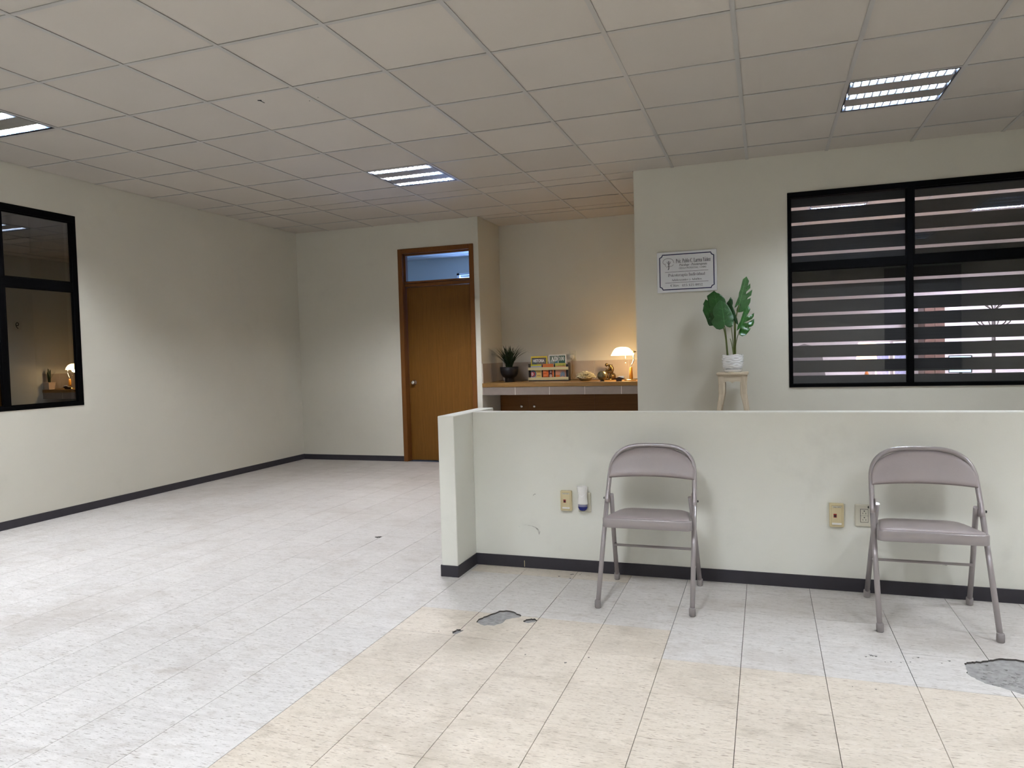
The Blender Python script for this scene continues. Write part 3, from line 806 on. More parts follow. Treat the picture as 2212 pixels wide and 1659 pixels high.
def style(ch, st):
    if st == 'plain': return ch
    up, lo, dg = {'bold': (0x1D400, 0x1D41A, 0x1D7CE), 'italic': (0x1D468, 0x1D482, 0x1D7CE)}[st]
    if 'A' <= ch <= 'Z': return chr(up + ord(ch) - 65)
    if 'a' <= ch <= 'z': return chr(lo + ord(ch) - 97)
    if '0' <= ch <= '9': return chr(dg + ord(ch) - 48)
    return ch
def lettering(parent, body, x0, x1, z, cap, y, m, st='plain', name='lettering', offset=0.0, flip=False):
    """text from x0 to x1 with its baseline at z, facing -Y"""
    base_ = ''.join(style(ACC.get(c, c), st) for c in body)
    me = text_mesh(base_, offset); bx0, bx1, _, _ = bounds(me)
    H = text_mesh(style('H', st), offset); hh = bounds(H)[3]
    sx = (x1-x0)/(bx1-bx0); sz = cap/hh
    bm = BM(); bm.from_mesh(me)
    for i, c in enumerate(body):
        if c in ACC:
            pre = bounds(text_mesh(''.join(style(ACC.get(q, q), st) for q in body[:i])))[1] if i else 0
            cur = bounds(text_mesh(''.join(style(ACC.get(q, q), st) for q in body[:i+1])))[1]
            cx = (pre+cur)/2+0.03; zt_ = (0.56 if c != 'É' else 0.76)
            if c == 'ñ': v = [(cx-.14, zt_), (cx-.05, zt_+.07), (cx+.05, zt_+.01), (cx+.14, zt_+.08), (cx+.14, zt_+.02), (cx+.05, zt_-.05), (cx-.05, zt_+.01), (cx-.14, zt_-.06)]
            else: v = [(cx-.05, zt_), (cx+.0, zt_), (cx+.12, zt_+.16), (cx+.02, zt_+.16)]
            bm.faces.new([bm.verts.new((a, b, 0)) for a, b in v])
    for v in bm.verts: v.co = Vector((x0+(v.co.x-bx0)*sx, y, z+v.co.y*sz))
    return obj(name, bm, m, parent)
MINK = mat('black_ink', (0.015, 0.018, 0.03), 0.5)
t, d = data_plate('ivory data outlet with red jack just left of the plugged-in air freshener', -1.061, 0.400, 0.064, 0.112)
lettering(t, 'DATA 1-8TH', -0.016, 0.016, 0.0385, 0.0045, -d-0.0015, MINK)
t, d = data_plate('ivory data outlet with red jack between the two folding chairs', 0.325, 0.3825, 0.066, 0.118)
lettering(t, 'Data, 1-8TH', -0.014, 0.018, 0.0395, 0.0048, -d-0.0015, MINK)
def power_plate(label, x, z, wd, ht, cx):
    t = thing('power_outlet', label, 'wall outlet', (x, YH, z), 0, 'power outlets on the half wall')
    d = 0.014
    # cover whose left and right flanks bow outward
    poly = [(-wd/2, -ht/2), (wd/2, -ht/2), (wd/2+0.0, ht/2), (-wd/2, ht/2)]
    bm = BM(); box(bm, -wd/2, wd/2, -d, 0, -ht/2, ht/2, 0.005, 2)
    obj('cover', bm, MPLATE, t)
    w2, h2 = 0.033, 0.064
    bm = BM(); box(bm, cx-w2/2-0.0015, cx+w2/2+0.0015, -d-0.0004, -d+0.002, -h2/2-0.0015, h2/2+0.0015)
    obj('rim_gap', bm, MBLACK, t)
    for s in (1, -1):
        zz = s*h2/4
        bm = BM(); box(bm, cx-w2/2, cx+w2/2, -d-0.002, -d, zz-h2/4+0.0004, zz+h2/4-0.0004, 0.001)
        so = obj('socket', bm, MPLATE, t)
        b = BM()
        slot(b, cx-0.0065, zz-0.004, 0.0022, 0.007, -d-0.0026); slot(b, cx+0.0065, zz-0.004, 0.0022, 0.0075, -d-0.0026)
        prism(b, [(cx-0.003, zz+0.0095), (cx+0.003, zz+0.0095), (cx+0.003, zz+0.0065), (cx, zz+0.004), (cx-0.003, zz+0.0065)], -d-0.0026, -d-0.0016, 'y')
        obj('socket_slots', b, MBLACK, so)
    return t
power_plate('grey-ivory power outlet behind the plugged-in air freshener', -0.958, 0.394, 0.072, 0.111, -0.004)
power_plate('grey-ivory twin power outlet partly behind the right-hand chair', 0.452, 0.385, 0.088, 0.110, -0.002)
# plug-in air freshener
t = thing('air_freshener', 'white plug-in air freshener with blue oil bottle, plugged into the outlet', 'air freshener', (-0.962, YH-0.0165, 0.415))
bm = lathe(BM(), [(0.0275, -0.027), (0.0285, -0.02), (0.026, 0.0), (0.0245, 0.015), (0.0255, 0.03), (0.0275, 0.052), (0.031, 0.070), (0.0300, 0.0725)], 28)
for v in bm.verts: v.co.y = v.co.y*0.62
for v in bm.verts: v.co.y = v.co.y - 0.019
obj('body', bm, MWHITE, t)
bm = BM(); prism(bm, [(-0.020, 0.034), (0.0, 0.014), (0.020, 0.034), (0.021, 0.037), (0.0, 0.020), (-0.021, 0.037)], -0.0375, -0.030, 'y'); obj('trim', bm, mat('shade_white', (0.86, 0.86, 0.86), 0.3), t)
bm = lathe(BM(), [(0.014, -0.062), (0.020, -0.056), (0.025, -0.043), (0.0262, -0.030), (0.025, -0.024)], 24)
for v in bm.verts: v.co.y = v.co.y*0.6 - 0.019
obj('oil_bottle', bm, mat('smoky_blue_bottle', (0.20, 0.20, 0.32), 0.08, coat=0.5), t, 'clear bottle of blue oil')
bm = lathe(BM(), [(0.0145, -0.0625), (0.021, -0.0565), (0.0265, -0.044), (0.0264, -0.040)], 24)
for v in bm.verts: v.co.y = v.co.y*0.61 - 0.019
obj('oil', bm, mat('deep_blue_oil', (0.008, 0.012, 0.16), 0.1), t)
obj('plug', box(BM(), -0.012, 0.012, -0.006, 0.0003, -0.012, 0.012), MWHITE, t)

# ------------------------------------------------------------------ sign
sg = thing('wall_sign', 'white rectangular psychotherapy sign with a navy scalloped border on the wall above the plant', 'sign', (-0.878, 6.45, 1.729))
SW, SH = 0.502, 0.349
yf = -0.014
obj('board', box(BM(), 0, SW, -0.013, -0.004, 0, SH, 0.0025), mat('white_sign_board', (0.66, 0.67, 0.70), 0.35, var=0.02), sg)
for x in (0.018, SW-0.018):
    for z in (0.018, SH-0.018):
        obj('spacer', box(BM(), x-0.006, x+0.006, -0.005, 0.0, z-0.006, z+0.006), MWHITE, sg)
def pathstrip(bm, pts, wd, y, closed=False):
    P = [Vector((a, b)) for a, b in pts]; n = len(P); L_, R_ = [], []
    for i in range(n):
        a = P[(i-1) % n] if closed or i else P[0]; b = P[(i+1) % n] if closed or i < n-1 else P[-1]
        t_ = (b-a).normalized(); nrm = Vector((-t_.y, t_.x)); w_ = wd[i] if isinstance(wd, list) else wd
        L_.append(bm.verts.new((P[i].x+nrm.x*w_/2, y, P[i].y+nrm.y*w_/2))); R_.append(bm.verts.new((P[i].x-nrm.x*w_/2, y, P[i].y-nrm.y*w_/2)))
    for i in range(n if closed else n-1):
        k = (i+1) % n; bm.faces.new((L_[i], R_[i], R_[k], L_[k]))
ins, rr = 0.0245, 0.023
pts = []
for cx, cz, a0 in ((ins, SH-ins, 0.0), (SW-ins, SH-ins, -PI/2), (SW-ins, ins, PI), (ins, ins, PI/2)):
    seq = {0.0: (-PI/2, 0), -PI/2: (PI, 1.5*PI), PI: (PI/2, PI), PI/2: (0, PI/2)}[a0]
    a, b = seq
    arc = [(cx+rr*math.cos(a+(b-a)*k/8), cz+rr*math.sin(a+(b-a)*k/8)) for k in range(9)]
    pts += arc if a0 in (0.0,) else arc
# order: go round clockwise starting at the left side upwards
A = [(ins+rr*math.cos(t_), SH-ins+rr*math.sin(t_)) for t_ in [(-PI/2)+PI/2*k/8 for k in range(9)]]
B = [(SW-ins+rr*math.cos(t_), SH-ins+rr*math.sin(t_)) for t_ in [PI+PI/2*k/8 for k in range(9)]]
Cc = [(SW-ins+rr*math.cos(t_), ins+rr*math.sin(t_)) for t_ in [PI/2+PI/2*k/8 for k in range(9)]]
D = [(ins+rr*math.cos(t_), ins+rr*math.sin(t_)) for t_ in [PI/2*k/8 for k in range(9)]]
bm = BM(); pathstrip(bm, A + B + Cc + D, 0.0085, yf, True)
obj('border', bm, mat('navy_ink', (0.004, 0.006, 0.06), 0.4), sg)
def fx(u, v):
    f = (u-130)/1910; top_ = 260-(u-130)*150/1910; bot_ = 1540-(u-130)*100/1910
    return f*SW, SH*(1-(v-top_)/(bot_-top_))
def sline(body, u0, v0, u1, cap, st, off=0.0):
    x0_, z = fx(u0, v0); x1_, _ = fx(u1, v0); lettering(sg, body, x0_, x1_, z, cap, yf, MINK, st, offset=off)
sline('Psic. Pablo C. Larrea Yáñez', 745, 577, 1845, 0.0335, 'bold')
sline('Psicólogo - Psicoterapeuta', 850, 675, 1732, 0.0195, 'italic')
sline('CÉDULA PROFESIONAL 11243802', 840, 768, 1710, 0.0140, 'plain')
sline('Psicoterapia Individual', 490, 1022, 1665, 0.0255, 'bold', -0.012)
sline('Adolescentes y Adultos', 595, 1157, 1560, 0.0175, 'bold', -0.010)
sline('Citas:', 565, 1340, 845, 0.0215, 'bold', -0.012)
sline('415 125 0052', 928, 1325, 1585, 0.0185, 'bold', -0.012)
bm = BM()
for v in ((390, 880, 1770), (390, 1222, 1770)):
    a = fx(v[0], v[1]); b = fx(v[2], v[1]); box(bm, a[0], b[0], yf, yf+0.0005, a[1]-0.0014, a[1]+0.0014)
obj('rule_line', bm, MINK, sg)
bm = BM()
def st2(uv, w_): pathstrip(bm, [fx(*p) for p in uv], w_, yf)
st2([(430,690),(400,662),(392,640),(405,612),(375,614),(345,608),(328,585),(326,545),(345,505),(385,468),(440,445),(500,434),(560,440),(615,458),(655,495),(675,540),(678,580)], 0.0028)
st2([(450,738),(452,712),(470,695),(510,688),(560,690),(610,678),(645,652),(665,622)], 0.0026)
st2([(517,520),(517,640),(517,740),(508,780),(485,796)], 0.0062)
st2([(465,540),(472,580),(488,605),(516,618),(545,605),(562,578),(570,535)], 0.0034)
obj('emblem', bm, MINK, sg, 'line drawing of a head with the letter psi')

# ------------------------------------------------------------------ number plaque on the office side wall (seen mirrored)
t = thing('number_plaque', 'small pale plaque with the number 9 beside the office door', 'sign', (XA1, 7.39, 1.83))
obj('board', box(BM(), -0.006, 0, -0.06, 0.06, -0.07, 0.07, 0.002), mat('cream_plaque', (0.55, 0.53, 0.46), 0.4), t)
o = lettering(t, '9', -0.027, 0.027, -0.045, 0.092, 0, MINK)
for v in o.data.vertices: v.co = Vector((-0.0066, -v.co.x, v.co.z))

# ------------------------------------------------------------------ plant stand and monstera
MSTW = wood('whitewashed_wood', (0.44, 0.36, 0.26), (0.66, 0.58, 0.45), 5, (1, 1, 0.08), 0.55)
MSTD = wood('whitewashed_wood_flat', (0.44, 0.36, 0.26), (0.66, 0.58, 0.45), 5, (0.08, 1, 1), 0.55)
ST = (-0.252, 6.225, 0.0)
st = thing('plant_stand', 'tall whitewashed wooden stool with a scalloped apron under the potted monstera', 'stool', ST)
zt_ = 1.037
bm = BM(); box(bm, -0.124, 0.124, -0.118, 0.118, zt_-0.022, zt_, 0.007, 3); smooth(bm)
obj('seat', bm, MSTD, st)
for sx_ in (-1, 1):
    for sy_ in (-1, 1):
        bm = BM(); P = []; W = []
        prof = [(1.015, 0.089, 0.024), (0.93, 0.084, 0.025), (0.86, 0.084, 0.024), (0.78, 0.099, 0.020), (0.70, 0.110, 0.018), (0.45, 0.128, 0.0165), (0.15, 0.140, 0.016), (0.0, 0.150, 0.018)]
        rings = []
        for z, c_, w_ in prof:
            cx_, cy_ = sx_*c_, sy_*c_*0.95
            rings.append([bm.verts.new((cx_+a*w_, cy_+b*w_, z)) for a, b in ((-1,-.7),(-.7,-1),(.7,-1),(1,-.7),(1,.7),(.7,1),(-.7,1),(-1,.7))])
        for a, b_ in zip(rings[:-1], rings[1:]):
            for k in range(8): bm.faces.new((a[k], b_[k], b_[(k+1) % 8], a[(k+1) % 8]))
        bm.faces.new(rings[0]); bm.faces.new(rings[-1][::-1])
        bmesh.ops.recalc_face_normals(bm, faces=bm.faces)
        obj('leg', bm, MSTW, st)
sc = [(-0.082, 1.0145), (0.082, 1.0145), (0.082, 0.944), (0.068, 0.952), (0.060, 0.960), (0.045, 0.965), (0.028, 0.965), (0.012, 0.960), (0.0, 0.949), (-0.012, 0.960), (-0.028, 0.965), (-0.045, 0.965), (-0.060, 0.960), (-0.068, 0.950), (-0.082, 0.941)]
for s in (-1, 1):
    obj('apron', prism(BM(), sc, s*0.098-0.007, s*0.098+0.007, 'y'), MSTD, st)
    obj('apron', prism(BM(), [(a*0.95, b) for a, b in sc], s*0.098-0.007, s*0.098+0.007, 'x'), MSTD, st)
for s in (-1, 1): obj('stretcher', box(BM(), -0.12, 0.12, s*0.118-0.008, s*0.118+0.008, 0.30, 0.325), MSTD, st)

PZ = zt_
mp_ = thing('potted_monstera', 'green split-leaf monstera in a white wavy pot on the wooden stool', 'plant', (-0.250, 6.215, PZ))
MPOT = mat('white_glazed_ceramic', (0.82, 0.83, 0.84), 0.18, var=0.02, coat=0.3)
def wav(a, z):
    return 1.0
bm = BM(); seg, nzp = 72, 40; rings = []
for q in range(nzp+1):
    z = 0.030 + 0.112*q/nzp; ring = []
    rb = 0.070 + 0.011*min(1, (z-0.02)/0.06)
    for k in range(seg):
        a = 2*PI*k/seg
        h_ = ((z - 0.03)/0.028) + 0.38*math.sin(4*a + (PI if int((z-0.03)/0.028) % 2 else 0))
        fr = h_ - math.floor(h_)
        rr_ = rb + 0.0085*(fr) - 0.003
        zz = z + (0.004*math.sin(4*a) if q == nzp else 0)
        ring.append(bm.verts.new((rr_*math.cos(a), rr_*math.sin(a), zz)))
    rings.append(ring)
for a, b_ in zip(rings[:-1], rings[1:]):
    for k in range(seg): bm.faces.new((a[k], a[(k+1) % seg], b_[(k+1) % seg], b_[k])).smooth = True
inner = [bm.verts.new((v.co.x*0.93, v.co.y*0.93, v.co.z)) for v in rings[-1]]
low = [bm.verts.new((v.co.x*0.9, v.co.y*0.9, 0.12)) for v in rings[-1]]
for k in range(seg):
    bm.faces.new((rings[-1][k], rings[-1][(k+1) % seg], inner[(k+1) % seg], inner[k])); bm.faces.new((inner[k], inner[(k+1) % seg], low[(k+1) % seg], low[k]))
bm.faces.new(rings[0][::-1])
obj('pot', bm, MPOT, mp_)
obj('saucer', lathe(BM(), [(0.060, 0.0), (0.068, 0.004), (0.0735, 0.018), (0.0735, 0.021), (0.069, 0.021), (0.066, 0.012)], 40), MPOT, mp_)
obj('pot_foot', lathe(BM(), [(0.062, 0.010), (0.062, 0.031)], 32), MPOT, mp_)
obj('soil', lathe(BM(), [(0.069, 0.118), (0.070, 0.121)], 24), mat('dark_soil', (0.05, 0.035, 0.02), 0.95), mp_)
LEAF = {
'A': (0.02, [(-0.141,0.683),(-0.121,0.665),(-0.101,0.658),(-0.075,0.636),(-0.056,0.612),(-0.047,0.584),(-0.05,0.548),(-0.077,0.494),(-0.104,0.45),(-0.132,0.405),(-0.154,0.393),(-0.179,0.393),(-0.19,0.407),(-0.209,0.468),(-0.223,0.497),(-0.2,0.485),(-0.159,0.482),(-0.159,0.493),(-0.193,0.499),(-0.219,0.508),(-0.234,0.522),(-0.227,0.561),(-0.207,0.549),(-0.188,0.535),(-0.169,0.536),(-0.172,0.545),(-0.196,0.552),(-0.221,0.565),(-0.231,0.577),(-0.211,0.616),(-0.175,0.593),(-0.155,0.589),(-0.18,0.616),(-0.199,0.644)], [(-0.104,0.473),(-0.141,0.683)]),
'B': (-0.06, [(-0.093,0.597),(-0.054,0.58),(-0.029,0.551),(-0.007,0.514),(0.013,0.464),(0.015,0.419),(0.008,0.383),(-0.014,0.37),(-0.036,0.378),(-0.053,0.395),(-0.055,0.381),(-0.066,0.364),(-0.093,0.356),(-0.119,0.363),(-0.145,0.389),(-0.159,0.422),(-0.153,0.435),(-0.135,0.461),(-0.147,0.489),(-0.147,0.521),(-0.138,0.543),(-0.115,0.574)], [(-0.055,0.39),(-0.08,0.592)]),
'C': (0.06, [(0.116,0.785),(0.134,0.747),(0.109,0.722),(0.091,0.703),(0.086,0.685),(0.1,0.691),(0.126,0.71),(0.143,0.727),(0.144,0.691),(0.121,0.669),(0.09,0.653),(0.077,0.643),(0.079,0.635),(0.108,0.643),(0.143,0.664),(0.159,0.677),(0.149,0.631),(0.125,0.615),(0.09,0.6),(0.068,0.595),(0.067,0.589),(0.089,0.589),(0.124,0.603),(0.146,0.613),(0.141,0.577),(0.123,0.542),(0.097,0.511),(0.071,0.499),(0.044,0.498),(0.031,0.51),(0.034,0.528),(0.045,0.55),(0.054,0.563),(0.041,0.555),(0.03,0.542),(0.016,0.538),(0.028,0.574),(0.051,0.628),(0.055,0.659),(0.067,0.686),(0.078,0.731),(0.087,0.764),(0.103,0.775)], [(0.054,0.559),(0.116,0.785)]),
'D': (-0.01, [(0.125,0.547),(0.143,0.515),(0.12,0.495),(0.107,0.476),(0.109,0.455),(0.141,0.465),(0.171,0.485),(0.167,0.455),(0.153,0.435),(0.123,0.428),(0.093,0.42),(0.085,0.413),(0.089,0.405),(0.119,0.407),(0.149,0.42),(0.171,0.437),(0.17,0.405),(0.161,0.383),(0.148,0.374),(0.122,0.367),(0.097,0.365),(0.08,0.372),(0.083,0.361),(0.109,0.356),(0.133,0.359),(0.144,0.362),(0.139,0.35),(0.126,0.331),(0.104,0.306),(0.078,0.298),(0.057,0.31),(0.055,0.329),(0.067,0.373),(0.053,0.356),(0.036,0.344),(0.045,0.388),(0.063,0.419),(0.081,0.45),(0.085,0.49),(0.095,0.521)], [(0.067,0.373),(0.125,0.547)]),
'E': (0.04, [(-0.012,0.625),(0.005,0.601),(0.007,0.574),(0.002,0.551),(0.019,0.509),(0.031,0.468),(0.042,0.431),(0.046,0.394),(0.026,0.408),(0.011,0.432),(0.009,0.464),(-0.003,0.501),(-0.025,0.539),(-0.046,0.576),(-0.033,0.567),(-0.013,0.552),(-0.024,0.575),(-0.026,0.598)], [(0.018,0.445),(-0.012,0.625)]),
}
LC = {'A': (0.012, 0.075, 0.010), 'B': (0.030, 0.105, 0.030), 'C': (0.060, 0.170, 0.055), 'D': (0.018, 0.115, 0.012), 'E': (0.010, 0.050, 0.012)}
STEM = {'A': [(-0.104,0.473),(-0.058,0.333),(-0.038,0.12)], 'B': [(-0.059,0.397),(-0.047,0.31),(-0.036,0.12)], 'C': [(0.055,0.556),(0.027,0.444),(0.021,0.308),(0.019,0.12)],
 'D': [(0.066,0.374),(0.031,0.262),(0.017,0.14)], 'E': [(0.019,0.444),(0.013,0.308),(0.012,0.12)], 'F': [(-0.013,0.42),(0.003,0.263),(0.008,0.12)], 'G': [(-0.019,0.284),(-0.007,0.245),(0.008,0.14)]}
dzl = 1.0275 - PZ
def leaf(k):
    yo, out, rib = LEAF[k]
    b0, b1 = Vector(rib[0]), Vector(rib[1]); ax = (b1-b0).normalized(); nr = Vector((-ax.y, ax.x)); Ln = (b1-b0).length
    curl, droop = {'A': (1.6, 0.05), 'B': (2.2, 0.05), 'C': (3.0, -0.04), 'D': (2.0, 0.05), 'E': (6.0, 0.02)}[k]
    def dep(x, z):
        p = Vector((x, z)) - b0; s_ = p.dot(nr); l_ = p.dot(ax)/Ln
        return yo + curl*s_*s_ + droop*(l_-0.5) + 0.0035*math.sin(l_*22)*min(1, abs(s_)/0.03)
    bm = BM(); f = bm.faces.new([bm.verts.new((x, 0, z)) for x, z in out])
    bmesh.ops.triangulate(bm, faces=[f])
    for d_, n_ in ((Vector((ax.x, 0, ax.y)), 14), (Vector((nr.x, 0, nr.y)), 12)):
        for q in range(-n_, n_+1):
            co = Vector((b0.x, 0, b0.y)) + d_*(q*0.018)
            if d_.x == ax.x: co = Vector((b0.x, 0, b0.y)) + d_*(Ln*0.5 + q*0.018)
            bmesh.ops.bisect_plane(bm, geom=bm.verts[:]+bm.edges[:]+bm.faces[:], plane_co=co, plane_no=d_)
    for v in bm.verts: v.co.y = dep(v.co.x, v.co.z); v.co.z += dzl
    geo = bmesh.ops.solidify(bm, geom=bm.faces[:], thickness=0.0012)
    smooth(bm)
    m = mat('monstera_leaf_'+k, LC[k], 0.30, var=0.25, vscale=25, spec=0.5)
    lf = obj('leaf', bm, m, mp_)
    bm = BM()
    rp = [b0+(b1-b0)*t_ for t_ in [i/8 for i in range(9)]]
    tube(bm, [(p.x, dep(p.x, p.y)-0.0012, p.y+dzl) for p in rp], [0.0017]*4+[0.0012]*3+[0.0007]*2, 6)
    for q in range(1, 5):
        for s in (-1, 1):
            p0 = b0+(b1-b0)*(q*0.16); d_ = (ax*0.55+nr*s*0.85)
            ln = {'A': 0.06, 'B': 0.055, 'C': 0.05, 'D': 0.05, 'E': 0.012}[k]
            if k == 'C' and s > 0: ln = 0.02
            tube(bm, [(p.x, dep(p.x, p.y)-0.0008, p.y+dzl) for p in (p0, p0+d_*ln*0.5, p0+d_*ln)], [0.0009, 0.0007, 0.0004], 5)
    obj('vein', bm, mat('leaf_vein_'+k, tuple(min(1, c*2.2+0.02) for c in LC[k]), 0.4), lf)
for k in LEAF: leaf(k)
MSTEM = mat('green_stalk', (0.10, 0.135, 0.025), 0.45, var=0.3, vscale=30)
for k, p in STEM.items():
    yo = LEAF[k][0] if k in LEAF else (0.02 if k == 'F' else 0.0)
    n_ = len(p); pts = [(a, yo*(1-i/(n_-1)), b+dzl) for i, (a, b) in enumerate(p)]
    sp = spline(pts, 6); m_ = len(sp)
    r0, r1 = (0.0035, 0.0095) if k in 'AC' else (0.0025, 0.0045)
    obj('stalk', tube(BM(), sp, [r0+(r1-r0)*(i/(m_-1))**1.3 for i in range(m_)], 10), MSTEM, mp_)

# ------------------------------------------------------------------ alcove: counter, tiles, cabinet
CZ_ = 0.915
ct = thing('alcove_counter', 'oak counter with a pinkish tiled front edge built into the alcove', 'counter', (XA0, YD, 0))
WA = XA1-XA0
bm = BM(); box(bm, 0.002, WA-0.002, -0.004, YA-YD-0.012, CZ_-0.046, CZ_, 0.004, 2)
obj('worktop', bm, MTOP, ct)
obj('support', box(BM(), 0.002, WA-0.002, 0.0028, 0.10, 0.781, CZ_-0.046), MGROUT, ct)
js = [0.0, 0.395, 0.795, 1.195, 1.595, WA]
for a, b in zip(js[:-1], js[1:]):
    obj('edge_tile', box(BM(), a+0.002+0.0015, b-0.0015-(0.002 if b == WA else 0), 0.002, 0.013, 0.780, CZ_-0.047, 0.001), MTILE2, ct)
bs = thing('backsplash', 'low pinkish ceramic tile backsplash around the alcove counter', 'backsplash', (XA0, YA, CZ_))
BH = 0.225
obj('grout', box(BM(), 0.001, WA-0.001, -0.006, -0.0005, 0.002, BH), MGROUT, bs)
obj('grout', box(BM(), 0.0005, 0.006, -0.69, -0.007, 0.002, BH), MGROUT, bs)
obj('grout', box(BM(), WA-0.006, WA-0.0005, -0.69, -0.007, 0.002, BH), MGROUT, bs)
for a, b in ((0.010, 0.345), (0.351, 0.745), (0.751, 1.150), (1.156, 1.550), (1.556, WA-0.010)):
    obj('splash_tile', box(BM(), a, b, -0.011, -0.006, 0.006, BH, 0.001), MTILE, bs)
for x in (0.006, WA-0.011):
    for a, b in ((-0.69, -0.42), (-0.414, -0.012)):
        obj('splash_tile', box(BM(), x, x+0.005, a, b, 0.006, BH, 0.001), MTILE, bs)
cb = thing('alcove_cabinet', 'dark veneered low cabinet doors with steel knobs under the alcove counter', 'cabinet', (XA0, 8.30, 0))
obj('carcass', box(BM(), 0.004, WA-0.004, 0.02, 0.115, 0.0, CZ_-0.048), MCAB, cb)
for n, (a, b) in enumerate(((0.006, 0.3605), (0.3615, 1.1705), (1.1715, WA-0.006))):
    d = obj('cabinet_door', box(BM(), a, b, 0.0, 0.02, 0.02, CZ_-0.049, 0.001), MCAB, cb)
    if n < 2:
        kx = 0.283 if n == 0 else 0.443
        bm = BM(); lathe(bm, [(0.007, 0), (0.006, 0.018), (0.0165, 0.024), (0.0175, 0.030), (0.013, 0.034), (0.004, 0.0355)], 20)
        bmesh.ops.rotate(bm, verts=bm.verts, cent=(0, 0, 0), matrix=Matrix.Rotation(PI/2, 3, 'X')); bmesh.ops.translate(bm, verts=bm.verts, vec=(kx, 0, 0.612))
        obj('knob', bm, MCHROME, d)
# outlet in the alcove and adapter
t = thing('alcove_outlet', 'ivory wall outlet above the alcove backsplash', 'wall outlet', (-2.153, YA, 1.203))
obj('cover', box(BM(), -0.040, 0.040, -0.009, 0, -0.059, 0.059, 0.003), MPLATE, t)
obj('socket', box(BM(), -0.017, 0.017, -0.0105, -0.009, -0.034, 0.034, 0.001), MPLATE, t)
bm = BM()
for q in ((-0.006, 0.018), (0.006, 0.018)): box(bm, q[0]-0.001, q[0]+0.001, -0.0112, -0.0105, q[1]-0.004, q[1]+0.004)
obj('socket_slots', bm, MBLACK, t)
t = thing('plug_adapter', 'round ivory plug adapter in the alcove outlet, lamp cord leading down', 'plug', (-2.163, YA-0.011, 1.185))
bm = lathe(BM(), [(0.028, 0), (0.030, 0.006), (0.030, 0.026), (0.024, 0.034), (0.010, 0.035)], 24); bmesh.ops.rotate(bm, verts=bm.verts, cent=(0, 0, 0), matrix=Matrix.Rotation(PI/2, 3, 'X'))
obj('body', bm, MPLATE, t)
obj('cord', tube(BM(), spline([(0.0, -0.034, -0.010), (0.008, -0.045, -0.06), (0.012, -0.045, -0.16), (0.004, -0.05, -0.235), (0.05, -0.06, -0.266), (0.2, -0.05, -0.267), (0.45, -0.06, -0.267), (0.66, -0.12, -0.267)], 8), 0.0025, 6), mat('amber_cord', (0.20, 0.10, 0.035), 0.5), t)

# ------------------------------------------------------------------ grass plant in a black pot
t = thing('potted_grass', 'spiky dark green artificial grass plant in a black footed pot on the alcove counter', 'plant', (-2.835, 8.06, CZ_))
MBP = mat('matt_black_ceramic', (0.006, 0.005, 0.006), 0.5, var=0.2, spec=0.25)
obj('pot', lathe(BM(), [(0.056, 0), (0.057, 0.003), (0.056, 0.045), (0.060, 0.052), (0.082, 0.066), (0.097, 0.092), (0.104, 0.125), (0.107, 0.176), (0.101, 0.176), (0.098, 0.150), (0.05, 0.148)], 40), MBP, t)
MGR = mat('dark_grass_blade', (0.006, 0.022, 0.004), 0.5, var=0.5, vscale=20)
MGR2 = mat('olive_grass_blade', (0.022, 0.042, 0.006), 0.5, var=0.4, vscale=20)
rnd = random.Random(21)
fb = [BM(), BM()]
def blade(bm, az, lean, ln, w_, tx=None):
    n_ = 9; d_ = Vector((math.cos(az), math.sin(az), 0)); sd = Vector((-d_.y, d_.x, 0)); prev = None
    base_ = Vector((rnd.uniform(-.03, .03), rnd.uniform(-.03, .03), 0.145)); p = base_.copy(); ang = lean*0.35
    for i in range(n_+1):
        f_ = i/n_; ww = w_*(1-f_**1.8)*(0.6+0.4*min(1, f_*4))+0.0002
        a = bm.verts.new(p-sd*ww+Vector((0, 0, 0.001))); c_ = bm.verts.new(p+Vector((0, 0, -0.002*ww/w_))); b = bm.verts.new(p+sd*ww+Vector((0, 0, 0.001)))
        if prev: bm.faces.new((prev[0], prev[1], c_, a)); bm.faces.new((prev[1], prev[2], b, c_))
        prev = (a, c_, b)
        ang = lean*(0.35+0.75*f_)
        p = p + (d_*math.sin(ang)+Vector((0, 0, 1))*math.cos(ang))*ln/n_
blades = []
for q in range(72):
    az = rnd.uniform(0, 2*PI); lean = rnd.choice([0.15, 0.4, 0.7, 0.95, 1.15])*rnd.uniform(0.8, 1.15)
    ln = (0.33 if lean > 0.8 else 0.27)*rnd.uniform(0.8, 1.1)
    blades.append((az, lean, ln))
for a, l, n_ in ((PI, 1.25, .30), (PI+.2, 1.1, .30), (0, 1.2, .32), (.15, 1.1, .32), (-.2, 1.25, .31), (0, .9, .29), (PI, .8, .28), (PI-.3, 1.0, .29), (0.1, .35, .25), (PI, .4, .27)): blades.append((a, l, n_))
for q, (a, l, n_) in enumerate(blades):
    bm = BM(); blade(bm, a, l, n_, rnd.uniform(0.009, 0.0135)); bmesh.ops.solidify(bm, geom=bm.faces[:], thickness=0.0006)
    obj('blade', bm, MGR2 if q % 4 == 0 else MGR, t)

